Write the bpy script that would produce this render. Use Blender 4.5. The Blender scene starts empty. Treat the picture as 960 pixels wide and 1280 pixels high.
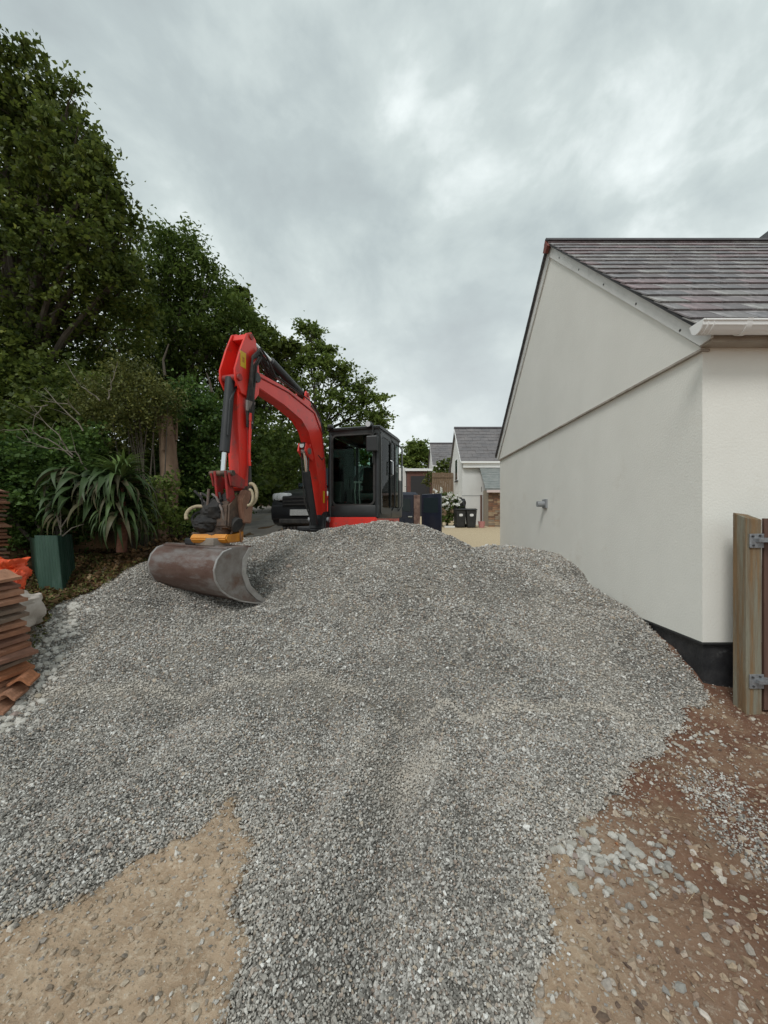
import bpy, bmesh, math, random
import numpy as np
from mathutils import Vector, Matrix
random.seed(7); rng = np.random.default_rng(11)
S = bpy.context.scene; C = S.collection
# ------------------------------------------------------------ camera, world, sun, exposure
cd = bpy.data.cameras.new('camera'); cam = bpy.data.objects.new('camera', cd); C.objects.link(cam)
cam.location = (0, 0, 1.6); cam.rotation_euler = (math.radians(90), 0, 0)
cd.sensor_fit = 'VERTICAL'; cd.sensor_height = 36; cd.lens = 500/1280*36
cd.shift_x = -10/1280; cd.shift_y = 8/1280; cd.clip_start = .05; cd.clip_end = 3000
S.camera = cam
S.render.resolution_x = 768; S.render.resolution_y = 1024
S.view_settings.view_transform = 'Standard'; S.view_settings.look = 'None'
S.view_settings.exposure = 0.34; S.view_settings.gamma = 1
SUN_EL, SUN_AZ = math.radians(50), math.radians(208)      # azimuth clockwise from +Y
W = bpy.data.worlds.new('World'); S.world = W; W.use_nodes = True
nt = W.node_tree; nt.nodes.clear(); N = nt.nodes.new; L = nt.links.new
def wmath(op, a, b=None, c=None):
    n = N('ShaderNodeMath'); n.operation = op
    for i, v in enumerate((a, b, c)):
        if v is None: continue
        if isinstance(v, (int, float)): n.inputs[i].default_value = v
        else: L(v, n.inputs[i])
    return n.outputs[0]
sky = N('ShaderNodeTexSky'); sky.sky_type = 'NISHITA'; sky.sun_disc = False
sky.sun_elevation = SUN_EL; sky.sun_rotation = SUN_AZ
tc = N('ShaderNodeTexCoord'); sp = N('ShaderNodeSeparateXYZ'); L(tc.outputs['Generated'], sp.inputs[0])
cb = N('ShaderNodeCombineXYZ'); 
for i_, mu in enumerate((1.0, 1.0, 1.55)): L(wmath('MULTIPLY', sp.outputs[i_], mu), cb.inputs[i_])
def wnoise(scale, detail, rough, dist, off):
    mp = N('ShaderNodeMapping'); mp.inputs['Location'].default_value = off; mp.inputs['Rotation'].default_value = (0, 0, .5)
    mp.inputs['Scale'].default_value = (1.15, 1.0, 1)
    L(cb.outputs[0], mp.inputs[0])
    n = N('ShaderNodeTexNoise'); n.inputs['Scale'].default_value = scale; n.inputs['Detail'].default_value = detail
    n.inputs['Roughness'].default_value = rough; n.inputs['Distortion'].default_value = dist
    L(mp.outputs[0], n.inputs['Vector']); return n.outputs['Fac']
big = wnoise(1.9, 6, .55, .2, (3.1, 1.7, .4)); small = wnoise(4.6, 7, .56, .25, (8.2, 4.1, .9))
f = wmath('ADD', wmath('MULTIPLY', big, .62), wmath('MULTIPLY', small, .38))
ramp = N('ShaderNodeValToRGB'); L(f, ramp.inputs[0]); e = ramp.color_ramp.elements
e[0].position = .36; e[0].color = (.37, .42, .43, 1)
e[1].position = .68; e[1].color = (.84, .90, .895, 1)
k = e.new(.45); k.color = (.42, .48, .485, 1); k = e.new(.54); k.color = (.52, .585, .58, 1)
hz = N('ShaderNodeMix'); hz.data_type = 'RGBA'                 # thin cloud is brighter low over the horizon
mr = N('ShaderNodeMapRange'); mr.inputs[1].default_value = 0; mr.inputs[2].default_value = .55; mr.inputs[3].default_value = .50; mr.inputs[4].default_value = 0
L(sp.outputs[2], mr.inputs[0]); L(mr.outputs[0], hz.inputs[0]); L(ramp.outputs[0], hz.inputs[6]); hz.inputs[7].default_value = (.80, .83, .83, 1)
sc = N('ShaderNodeMix'); sc.data_type = 'RGBA'; sc.blend_type = 'MULTIPLY'; sc.inputs[0].default_value = 1
L(hz.outputs[2], sc.inputs[6]); sc.inputs[7].default_value = (10, 10, 10, 1)
mx = N('ShaderNodeMix'); mx.data_type = 'RGBA'; mx.inputs[0].default_value = .96
L(sky.outputs[0], mx.inputs[6]); L(sc.outputs[2], mx.inputs[7])
bg = N('ShaderNodeBackground'); bg.inputs[1].default_value = .1; L(mx.outputs[2], bg.inputs[0])
wo = N('ShaderNodeOutputWorld'); L(bg.outputs[0], wo.inputs[0])
sd = bpy.data.lights.new('sun', 'SUN'); sd.energy = 1.25; sd.angle = math.radians(18); sd.color = (1, .98, .945)
so = bpy.data.objects.new('sun', sd); C.objects.link(so)
dv = Vector((math.sin(SUN_AZ)*math.cos(SUN_EL), math.cos(SUN_AZ)*math.cos(SUN_EL), math.sin(SUN_EL)))
so.rotation_euler = dv.to_track_quat('Z', 'Y').to_euler()

# ------------------------------------------------------------ helpers
def P(px, py, Y): return Vector(((px-490)/500*Y, Y, 1.6+(648-py)/500*Y))
def mat(name, c1, c2=None, scale=5, rough=.8, bump=0, bscale=40, metal=0, detail=5, lo=.35, hi=.65, c3=None, s3=1.3, lo3=.55, hi3=.7, coat=0, stretch=None, spec=.5):
    m = bpy.data.materials.new(name); m.use_nodes = True; t = m.node_tree; b = t.nodes['Principled BSDF']
    b.inputs['Base Color'].default_value = (*c1, 1); b.inputs['Roughness'].default_value = rough; b.inputs['Metallic'].default_value = metal
    b.inputs['Specular IOR Level'].default_value = spec
    if coat: b.inputs['Coat Weight'].default_value = coat; b.inputs['Coat Roughness'].default_value = .08
    tcn = t.nodes.new('ShaderNodeTexCoord'); v = tcn.outputs['Object']
    if stretch:
        mp = t.nodes.new('ShaderNodeMapping'); mp.inputs['Scale'].default_value = stretch; t.links.new(v, mp.inputs[0]); v = mp.outputs[0]
    def noise(s, d, r=.6):
        n = t.nodes.new('ShaderNodeTexNoise'); n.inputs['Scale'].default_value = s; n.inputs['Detail'].default_value = d
        n.inputs['Roughness'].default_value = r; t.links.new(v, n.inputs['Vector']); return n.outputs['Fac']
    def mixc(fac, a, bcol, l, h):
        r = t.nodes.new('ShaderNodeMapRange'); r.inputs[1].default_value = l; r.inputs[2].default_value = h; t.links.new(fac, r.inputs[0])
        x = t.nodes.new('ShaderNodeMix'); x.data_type = 'RGBA'; t.links.new(r.outputs[0], x.inputs[0])
        if isinstance(a, tuple): x.inputs[6].default_value = (*a, 1)
        else: t.links.new(a, x.inputs[6])
        x.inputs[7].default_value = (*bcol, 1); return x.outputs[2]
    col = c1
    if c2: col = mixc(noise(scale, detail), c1, c2, lo, hi)
    if c3: col = mixc(noise(s3, 7, .7), col, c3, lo3, hi3)
    if col is not c1: t.links.new(col, b.inputs['Base Color'])
    if bump:
        bn = t.nodes.new('ShaderNodeBump'); bn.inputs['Strength'].default_value = bump; bn.inputs['Distance'].default_value = .01
        t.links.new(noise(bscale, 4), bn.inputs['Height']); t.links.new(bn.outputs[0], b.inputs['Normal'])
    return m
def glass(name, tint, rough=.03, amt=.12):
    m = bpy.data.materials.new(name); m.use_nodes = True; t = m.node_tree; t.nodes.clear()
    tr = t.nodes.new('ShaderNodeBsdfTransparent'); tr.inputs[0].default_value = (*tint, 1)
    g = t.nodes.new('ShaderNodeBsdfGlossy'); g.inputs['Roughness'].default_value = rough
    lw = t.nodes.new('ShaderNodeLayerWeight'); lw.inputs[0].default_value = .12
    ad = t.nodes.new('ShaderNodeMath'); ad.operation = 'ADD'; ad.inputs[1].default_value = amt; ad.use_clamp = True; t.links.new(lw.outputs['Fresnel'], ad.inputs[0])
    mxx = t.nodes.new('ShaderNodeMixShader'); t.links.new(ad.outputs[0], mxx.inputs[0]); t.links.new(tr.outputs[0], mxx.inputs[1]); t.links.new(g.outputs[0], mxx.inputs[2])
    o = t.nodes.new('ShaderNodeOutputMaterial'); t.links.new(mxx.outputs[0], o.inputs[0]); return m
def leafmat(name, c1, c2, c3=None, tr=.25, rough=.55):
    m = bpy.data.materials.new(name); m.use_nodes = True; t = m.node_tree; b = t.nodes['Principled BSDF']
    a = t.nodes.new('ShaderNodeAttribute'); a.attribute_name = 'var'
    r = t.nodes.new('ShaderNodeValToRGB'); r.color_ramp.elements[0].color = (*c1, 1); r.color_ramp.elements[1].color = (*c2, 1)
    if c3: k = r.color_ramp.elements.new(.93); k.color = (*c2, 1); r.color_ramp.elements[-1].color = (*c3, 1)
    t.links.new(a.outputs['Fac'], r.inputs[0]); t.links.new(r.outputs[0], b.inputs['Base Color']); b.inputs['Roughness'].default_value = rough
    b.inputs['Specular IOR Level'].default_value = .3
    tl = t.nodes.new('ShaderNodeBsdfTranslucent'); t.links.new(r.outputs[0], tl.inputs[0])
    mxx = t.nodes.new('ShaderNodeMixShader'); mxx.inputs[0].default_value = tr
    t.links.new(b.outputs[0], mxx.inputs[1]); t.links.new(tl.outputs[0], mxx.inputs[2]); t.links.new(mxx.outputs[0], t.nodes['Material Output'].inputs[0])
    return m
def thing(name, label, cat, loc=(0, 0, 0), rotz=0, group=None):
    o = bpy.data.objects.new(name, None); C.objects.link(o); o.location = loc; o.rotation_euler = (0, 0, rotz)
    o.empty_display_size = .2; o['label'] = label; o['category'] = cat
    if group: o['group'] = group
    return o
def wm(o):
    m = Matrix.LocRotScale(o.location, o.rotation_euler, o.scale)
    return wm(o.parent) @ m if o.parent else m
class B:
    """collects shapes in one bmesh"""
    def __init__(s): s.bm = bmesh.new()
    def add(s, vs, fs, M=None):
        v = [s.bm.verts.new(M @ Vector(p) if M else p) for p in vs]
        for f in fs:
            try: s.bm.faces.new([v[i] for i in f])
            except ValueError: pass
        return v
    def box(s, a, b, M=None, bev=0):
        x0, y0, z0 = a; x1, y1, z1 = b
        vs = [(x0,y0,z0),(x1,y0,z0),(x1,y1,z0),(x0,y1,z0),(x0,y0,z1),(x1,y0,z1),(x1,y1,z1),(x0,y1,z1)]
        v = s.add(vs, [(0,3,2,1),(4,5,6,7),(0,1,5,4),(1,2,6,5),(2,3,7,6),(3,0,4,7)], M)
        if bev:
            ed = {e for q in v for e in q.link_edges}
            bmesh.ops.bevel(s.bm, geom=list(ed), offset=bev, segments=2, affect='EDGES', profile=.5)
        return s
    def prism(s, poly, a0, a1, axis='y', M=None, bev=0):
        n = len(poly)
        def pt(u, w, t): return {'y': (u, t, w), 'x': (t, u, w), 'z': (u, w, t)}[axis]
        v = s.add([pt(u, w, a0) for u, w in poly]+[pt(u, w, a1) for u, w in poly],
              [tuple(range(n)), tuple(range(2*n-1, n-1, -1))]+[(i, i+n, (i+1) % n+n, (i+1) % n) for i in range(n)], M)
        if bev:
            ed = {e for q in v for e in q.link_edges}
            bmesh.ops.bevel(s.bm, geom=list(ed), offset=bev, segments=2, affect='EDGES')
        return s
    def tube(s, pts, r, seg=8, M=None, cap=True):
        pts = [Vector(p) for p in pts]; n = len(pts); rs = r if isinstance(r, (list, tuple)) else [r]*n
        vs = []; up = None
        for i, p in enumerate(pts):
            d = (pts[min(i+1, n-1)]-pts[max(i-1, 0)]).normalized()
            if up is None:
                up = Vector((0, 0, 1)) if abs(d.z) < .9 else Vector((1, 0, 0))
            a = d.cross(up).normalized(); up = a.cross(d).normalized()
            for k in range(seg):
                t = 2*math.pi*k/seg; vs.append(p+(a*math.cos(t)+up*math.sin(t))*rs[i])
        fs = [(i*seg+k, i*seg+(k+1) % seg, (i+1)*seg+(k+1) % seg, (i+1)*seg+k) for i in range(n-1) for k in range(seg)]
        if cap: fs += [tuple(range(seg-1, -1, -1)), tuple(range((n-1)*seg, n*seg))]
        s.add(vs, fs, M); return s
    def cyl(s, c0, c1, r, seg=16, M=None): return s.tube([c0, c1], r, seg, M)
    def sheet(s, grid, M=None):
        h = len(grid); w = len(grid[0])
        s.add([p for row in grid for p in row], [(i*w+j, i*w+j+1, (i+1)*w+j+1, (i+1)*w+j) for i in range(h-1) for j in range(w-1)], M); return s
    def obj(s, name, m, parent=None, world=False, smooth=False, label=None, kind=None):
        if world and parent: s.bm.transform(wm(parent).inverted())
        bmesh.ops.recalc_face_normals(s.bm, faces=s.bm.faces)
        me = bpy.data.meshes.new(name); s.bm.to_mesh(me); s.bm.free(); me.materials.append(m)
        if smooth:
            me.polygons.foreach_set('use_smooth', [True]*len(me.polygons))
            try: me.set_sharp_from_angle(angle=math.radians(38))
            except Exception: pass
        o = bpy.data.objects.new(name, me); C.objects.link(o); o.parent = parent
        if label: o['label'] = label
        if kind: o['kind'] = kind
        return o
def place(name, me, parent, loc, rot=(0, 0, 0), scale=(1, 1, 1), kind=None):
    o = bpy.data.objects.new(name, me); C.objects.link(o); o.parent = parent; o.location = loc; o.rotation_euler = rot; o.scale = scale
    return o
def tag(o, label, cat, group=None, kind=None):
    o['label'] = label; o['category'] = cat
    if group: o['group'] = group
    if kind: o['kind'] = kind
    return o
def copy_tree(o, parent=None):
    c = o.copy(); C.objects.link(c)
    if parent: c.parent = parent
    for ch in [x for x in C.objects if x.parent == o]: copy_tree(ch, c)
    return c
# numpy value noise
def vnoise(x, y, seed=0):
    xi = np.floor(x).astype(np.int64); yi = np.floor(y).astype(np.int64); fx = x-xi; fy = y-yi
    def h(a, b):
        n = (a*374761393+b*668265263+seed*1442695041) & 0xffffffff
        n = ((n ^ (n >> 13))*1274126177) & 0xffffffff; return ((n ^ (n >> 16)) & 0xffff)/65535.
    u = fx*fx*(3-2*fx); v = fy*fy*(3-2*fy)
    return (h(xi, yi)*(1-u)+h(xi+1, yi)*u)*(1-v)+(h(xi, yi+1)*(1-u)+h(xi+1, yi+1)*u)*v
def fbm(x, y, seed=0, o=4): return sum(vnoise(x*2**i, y*2**i, seed+i*7)/2**i for i in range(o))/sum(1/2**i for i in range(o))-.5
def sdf(x, y, poly):
    """signed distance, positive inside"""
    x = np.asarray(x, float); y = np.asarray(y, float); d = np.full(x.shape, 1e9); ins = np.zeros(x.shape, bool); n = len(poly)
    for i in range(n):
        (ax, ay), (bx, by) = poly[i], poly[(i+1) % n]
        ex, ey = bx-ax, by-ay; t = np.clip(((x-ax)*ex+(y-ay)*ey)/(ex*ex+ey*ey), 0, 1)
        d = np.minimum(d, np.hypot(x-ax-t*ex, y-ay-t*ey))
        c = (ay > y) != (by > y)
        ins ^= c & (x < (bx-ax)*(y-ay)/(by-ay if by != ay else 1e-9)+ax)
    return np.where(ins, d, -d)
def sstep(x, a, b): t = np.clip((x-a)/(b-a), 0, 1); return t*t*(3-2*t)

# ------------------------------------------------------------ terrain
def base_z(x, y):
    zl = np.interp(y, [0, 3.2, 4.2, 5.5, 7, 9, 20, 40, 400], [0, .1, .6, .95, 1.1, 1.36, 2.2, 2.9, 3])
    zr = np.interp(y, [0, 3, 23, 40, 60, 400], [0, 0, 1.14, 2.2, 2.6, 3])
    s = sstep(x, -2.9, -.2); rx = np.interp(y, [3, 7, 9, 12, 16, 20, 30, 60], [-3.6, -3.35, -3.3, -3.9, -4.9, -6.1, -9.5, -20])
    bank = 1.5*sstep(rx-1.25-x, 0, 2.6)*sstep(y, 3.6, 5.5)
    return zl*(1-s)+zr*s+bank
HX = 2.677
CP = []
def cp(px, py, Y): p = P(px, py, Y); CP.append((p.x, p.y, p.z))
for a in [(190,697,4.9),(240,684,5.4),(290,675,5.8),(350,667,6.0),(419,662,6.0),(440,658,6.0),(456,651,5.8),(473,646,5.7),(498,648,5.7),(515,652,5.7),(532,658,5.9),(573,674,6.2),(607,684,6.6),(640,679,7.0)]: cp(*a)
CP += [(2.68,7.05,1.0),(2.68,8.6,.9),(2.68,5.36,.72),(2.68,4.39,.53),(2.68,3.72,.30),(2.70,3.42,.10),(3.1,3.4,.04),(2.3,6.0,.98),(1.9,5.0,.78),
       (0.2,3.3,.13),(0.1,2.9,.05),(-.5,3.2,.14),(-1.2,3.3,.17),(.9,3.2,.14),(1.6,3.3,.16),(2.0,3.1,.08),(0,4.5,.86),(.9,4.5,.80),(-.8,4.6,.86),(-.4,3.9,.48),(.5,3.9,.47),(1.4,4.1,.52),
       (-1.5,4.55,.62),(-2.2,4.6,.63),(-2.8,4.95,.76),(-1.8,4.05,.50),(-2.5,4.0,.48),(-2.9,3.5,.24),(-3.25,3.35,.14),(-3.53,4.1,.60),(-3.5,4.5,.72),(-2.0,3.4,.19),
       (0,1.2,.03),(0,2.2,.06),(-1.5,2.4,.07),(-2.6,2.3,.03),(-1,1.3,0),(1.2,1.3,0),(1.6,2.2,.01),(-.3,1.7,.05),(2.8,2.6,.0),(-2.0,1.5,.03),(.5,2.6,.07),(-.7,2.7,.08),
       (-1.0,7.0,.74),(-1.0,8.0,.72),(-.2,7.2,.72),(-1.7,7.4,.80),(.3,8.3,.70),(-1.6,8.9,.78),(-.1,8.9,.68),(-2.4,7.0,1.15),(-3.2,7,1.12),(.8,7.2,.80),(1.6,8.0,.62),(1.0,9.6,.42),(2.4,9.9,.5),(-3.0,5.8,1.06),(-3.2,5.2,.95),
       (-4.3,3.3,.1),(-4.5,4.5,.7),(-4.5,6.0,1.02),(0,.3,0),(-3,.5,0),(3,.8,0),(3.8,3,0)]
CP = np.array(CP); cx, cy = CP[:, 0], CP[:, 1]
K = np.hypot(cx[:, None]-cx, cy[:, None]-cy)
RW = np.linalg.solve(-K-np.eye(len(CP))*.03, CP[:, 2]-base_z(cx, cy))
def terrain(x, y, rough=True):
    x = np.atleast_1d(np.asarray(x, float)); y = np.atleast_1d(np.asarray(y, float)); sh = x.shape
    x = x.ravel(); y = y.ravel(); out = base_z(x, y)
    near = (x > -6) & (x < 5.5) & (y > -1.5) & (y < 12.5); xn, yn = x[near], y[near]
    if near.any():
        r = np.zeros(len(xn))
        for i in range(len(CP)): r -= RW[i]*np.sqrt((xn-cx[i])**2+(yn-cy[i])**2+.02)
        win = sstep(xn, -6, -4.6)*(1-sstep(xn, 4.2, 5.5))*sstep(yn, -1.5, -.3)*(1-sstep(yn, 10, 12.5))
        out[near] += r*win
        if rough:
            g = sstep(yn, 2.6, 4.2)
            out[near] += fbm(xn*1.3, yn*1.3, 3)*.20*win*(.55+.7*g)+fbm(xn*3.2, yn*3.2, 5)*.065*win
            # tyre hollows and the little slump in front of the heap
            for (x0, y0, x1, y1, w, d) in ((.14,3.2,-.10,1.15,.13,.12),(.40,3.2,.20,1.3,.10,-.06),(-.14,3.2,-.38,1.5,.10,-.06),(.62,3.1,.38,1.6,.12,.07),(-.55,3.2,-.38,1.9,.12,.07),(-1.0,3.3,-.80,2.3,.14,.07),(-1.7,3.3,-1.6,2.4,.15,.07),(.30,5.2,.55,3.6,.22,.05),(-1.2,5.6,-.5,3.8,.16,.06),(1.35,5.9,1.15,4.2,.25,.09)):
                t = np.clip((yn-y1)/(y0-y1), 0, 1); xc = x1+(x0-x1)*t+fbm(yn*1.5, yn*0, 9)*.1
                out[near] -= d*np.exp(-((xn-xc)/w)**2)*sstep(yn, y1-.4, y1+.2)*(1-sstep(yn, y0-.1, y0+.35))
            for (ya, amp, xa, xb) in ((3.30,.035,-3.0,-.2),(3.05,.04,.0,1.9),(3.75,.03,-2.6,-.9)):
                q_ = yn-ya-fbm(xn*1.3, xn*0, 12)*.35; out[near] += amp*2.0*np.exp(-(q_/np.where(q_ < 0, .13, .38))**2)*sstep(xn, xa, xa+.4)*(1-sstep(xn, xb-.4, xb))
    return out.reshape(sh)
def tz(x, y): return float(terrain(x, y)[0])
OUT = [(-3.7,.2),(-3.5,2.4),(-3.3,3.0),(-3.22,3.35),(-3.35,3.7),(-3.55,4.1),(-3.45,4.5),(-3.15,5.0),(-3.1,6),(-3.0,7),(-2.5,7.8),(-2,9.2),(0,9.7),(1.5,9.3),(2.72,10.2),(2.72,3.5),(2.68,3.42),(1.93,2.84),(1.55,2.5),(1.20,2.15),(.92,1.98),(.74,1.85),(.62,1.7),(.57,1.5),(.42,1.27),(.3,.2)]
TAN = [(-.86,2.24),(-.70,1.97),(-.61,1.77),(-.53,1.5),(-.48,1.27),(-.35,.2),(-2.5,.2),(-1.95,1.1),(-1.46,1.47),(-1.36,1.62),(-1.16,1.9)]
STRIP = [(1.72,2.85),(2.2,2.5),(2.15,2.0),(2.1,1.2),(1.6,1.35),(1.5,1.9),(1.52,2.3)]
def gmask(x, y):
    n = fbm(x*4, y*4, 21)*.24+fbm(x*22, y*22, 23)*.07
    return np.minimum(sdf(x, y, OUT), -sdf(x, y, TAN))+n
# ground sheet, uneven spacing, out to the horizon
def lines(a, b, step, far):
    l = list(np.arange(a, b, step)); s = step*2; q = b
    while q < far: l.append(q); q += s; s *= 1.35
    l.append(far); s = step*2; q = a-s; 
    while q > -far: l.insert(0, q); s *= 1.35; q -= s
    l.insert(0, -far); return np.array(l)
def grid_obj(name, xs, ys, zf, m, attrs=None, keep=None):
    X, Y = np.meshgrid(xs, ys); Z = zf(X, Y); nx, ny = len(xs), len(ys)
    idx = np.arange(nx*ny).reshape(ny, nx)
    q = np.stack([idx[:-1, :-1], idx[:-1, 1:], idx[1:, 1:], idx[1:, :-1]], -1).reshape(-1, 4)
    if keep is not None:
        kv = keep(X, Y).ravel(); q = q[kv[q].any(1)]
    return poly_obj(name, np.stack([X, Y, Z], -1).reshape(-1, 3), q, m, attrs(X, Y) if attrs else None, True)
def poly_obj(name, V, Q, m, attrs=None, smooth=False):
    used = np.unique(Q); re = np.full(len(V), -1); re[used] = np.arange(len(used)); V = V[used]; Q = re[Q]
    me = bpy.data.meshes.new(name); me.vertices.add(len(V)); me.vertices.foreach_set('co', V.astype(np.float32).ravel())
    k = Q.shape[1]; me.loops.add(Q.size); me.loops.foreach_set('vertex_index', Q.ravel().astype(np.int32))
    me.polygons.add(len(Q)); me.polygons.foreach_set('loop_start', (np.arange(len(Q))*k).astype(np.int32)); me.polygons.foreach_set('loop_total', np.full(len(Q), k, np.int32))
    if smooth: me.polygons.foreach_set('use_smooth', np.ones(len(Q), bool))
    me.update(calc_edges=True)
    for n_, a in (attrs or {}).items():
        at = me.attributes.new(n_, 'FLOAT', 'POINT'); at.data.foreach_set('value', np.ravel(a)[used].astype(np.float32))
    me.materials.append(m); o = bpy.data.objects.new(name, me); C.objects.link(o); return o
# ground material: tan subsoil, red-brown soil, yellow drive gravel, leaf mould
def ground_material():
    m = bpy.data.materials.new('soil'); m.use_nodes = True; t = m.node_tree; b = t.nodes['Principled BSDF']; b.inputs['Roughness'].default_value = .95
    b.inputs['Specular IOR Level'].default_value = .15
    tcn = t.nodes.new('ShaderNodeTexCoord')
    def nz(s, d, r=.6, typ='ShaderNodeTexNoise'):
        n = t.nodes.new(typ); n.inputs['Scale'].default_value = s
        if typ == 'ShaderNodeTexNoise': n.inputs['Detail'].default_value = d; n.inputs['Roughness'].default_value = r
        t.links.new(tcn.outputs['Object'], n.inputs['Vector']); return n
    def mix(fac, a, c):
        x = t.nodes.new('ShaderNodeMix'); x.data_type = 'RGBA'; t.links.new(fac, x.inputs[0])
        for i, v in ((6, a), (7, c)):
            if isinstance(v, tuple): x.inputs[i].default_value = (*v, 1)
            else: t.links.new(v, x.inputs[i])
        return x.outputs[2]
    def rg(fac, lo, hi):
        r = t.nodes.new('ShaderNodeMapRange'); r.inputs[1].default_value = lo; r.inputs[2].default_value = hi; t.links.new(fac, r.inputs[0]); return r.outputs[0]
    def at(n): a = t.nodes.new('ShaderNodeAttribute'); a.attribute_name = n; return a.outputs['Fac']
    n1 = nz(6, 8, .65).outputs['Fac']; n2 = nz(45, 6, .7).outputs['Fac']; n3 = nz(2.2, 6, .6).outputs['Fac']
    vo = nz(28, 0, 0, 'ShaderNodeTexVoronoi')
    tan = mix(rg(n1, .35, .65), (.47, .355, .25), (.34, .24, .16)); tan = mix(rg(n2, .5, .72), tan, (.58, .49, .38))
    red = mix(rg(n1, .35, .65), (.125, .060, .040), (.185, .10, .065)); red = mix(rg(n3, .52, .72), red, (.26, .175, .115)); red = mix(rg(n2, .56, .75), red, (.34, .27, .21))
    yel = mix(rg(n2, .35, .6), (.36, .28, .18), (.58, .47, .32))
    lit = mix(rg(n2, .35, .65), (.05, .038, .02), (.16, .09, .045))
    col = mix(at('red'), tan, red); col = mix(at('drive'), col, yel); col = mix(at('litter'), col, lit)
    t.links.new(col, b.inputs['Base Color'])
    bn = t.nodes.new('ShaderNodeBump'); bn.inputs['Strength'].default_value = .9; bn.inputs['Distance'].default_value = .012; t.links.new(n2, bn.inputs['Height'])
    b2 = t.nodes.new('ShaderNodeBump'); b2.inputs['Strength'].default_value = .5; b2.inputs['Distance'].default_value = .008; t.links.new(vo.outputs['Distance'], b2.inputs['Height'])
    t.links.new(bn.outputs[0], b2.inputs['Normal']); t.links.new(b2.outputs[0], b.inputs['Normal']); return m
def gz(X, Y):
    z = terrain(X, Y); g = gmask(X, Y)
    return z-np.clip(g*2.0, 0, .35)*(g > 0)+fbm(X*12, Y*12, 31)*.024*(np.abs(Y) < 6)
def gattr(X, Y):
    red = sstep(X+fbm(X*3, Y*3, 40)*.5, .3, 1.5)*(1-sstep(Y, 3.6, 5))
    drive = sstep(X, -2.2, -1.4)*sstep(Y, 6, 7)*(1-sstep(Y, 60, 80))
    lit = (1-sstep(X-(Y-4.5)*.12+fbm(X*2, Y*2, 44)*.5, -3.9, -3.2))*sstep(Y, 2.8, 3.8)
    return {'red': red, 'drive': drive, 'litter': lit}
xs = lines(-4.6, 4.2, .035, 900); ys = lines(.3, 9.5, .04, 900)
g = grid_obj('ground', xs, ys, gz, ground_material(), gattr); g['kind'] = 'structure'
# road climbing away on the left
def road_x(Y): return np.interp(Y, [7, 9, 12, 16, 20, 30], [-3.35, -3.3, -3.9, -4.9, -6.1, -9.5])
rows = []
for Y in np.arange(7.2, 30, .5):
    xc = float(road_x(Y)); w = 1.15
    rows.append([(xc+u*w, Y, tz(xc+u*w, Y)+.012) for u in (-1, -.5, 0, .5, 1)])
b = B(); b.sheet(rows); o = b.obj('road', mat('tarmac', (.15, .135, .12), (.22, .20, .175), 3, .95, .5, 60, c3=(.24, .19, .13), s3=.8), smooth=True); o['kind'] = 'structure'

# ------------------------------------------------------------ gravel
def stone_material(name, ramp_cols, dustcol=None):
    m = bpy.data.materials.new(name); m.use_nodes = True; t = m.node_tree; b = t.nodes['Principled BSDF']; b.inputs['Roughness'].default_value = .85
    b.inputs['Specular IOR Level'].default_value = .3
    oi = t.nodes.new('ShaderNodeObjectInfo'); r = t.nodes.new('ShaderNodeValToRGB'); r.color_ramp.interpolation = 'CONSTANT'
    els = r.color_ramp.elements
    for i, (p, c) in enumerate(ramp_cols):
        el = els[i] if i < 2 else els.new(p)
        el.position = p; el.color = (*c, 1)
    at = t.nodes.new('ShaderNodeAttribute'); at.attribute_type = 'INSTANCER'; at.attribute_name = 'rnd'
    t.links.new(at.outputs['Fac'], r.inputs[0]); col = r.outputs[0]
    if dustcol:
        a2 = t.nodes.new('ShaderNodeAttribute'); a2.attribute_type = 'INSTANCER'; a2.attribute_name = 'dust'
        x = t.nodes.new('ShaderNodeMix'); x.data_type = 'RGBA'; t.links.new(a2.outputs['Fac'], x.inputs[0]); t.links.new(col, x.inputs[6]); x.inputs[7].default_value = (*dustcol, 1); col = x.outputs[2]
    n = t.nodes.new('ShaderNodeTexNoise'); n.inputs['Scale'].default_value = 1.7; n.inputs['Detail'].default_value = 4
    tcn = t.nodes.new('ShaderNodeTexCoord'); t.links.new(tcn.outputs['Object'], n.inputs['Vector'])
    mm = t.nodes.new('ShaderNodeMapRange'); mm.inputs[1].default_value = .3; mm.inputs[2].default_value = .7; mm.inputs[3].default_value = .8; mm.inputs[4].default_value = 1.2; t.links.new(n.outputs['Fac'], mm.inputs[0])
    x = t.nodes.new('ShaderNodeMix'); x.data_type = 'RGBA'; x.blend_type = 'MULTIPLY'; x.inputs[0].default_value = 1
    t.links.new(col, x.inputs[6]); t.links.new(mm.outputs[0], x.inputs[7]); t.links.new(x.outputs[2], b.inputs['Base Color']); return m
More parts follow.
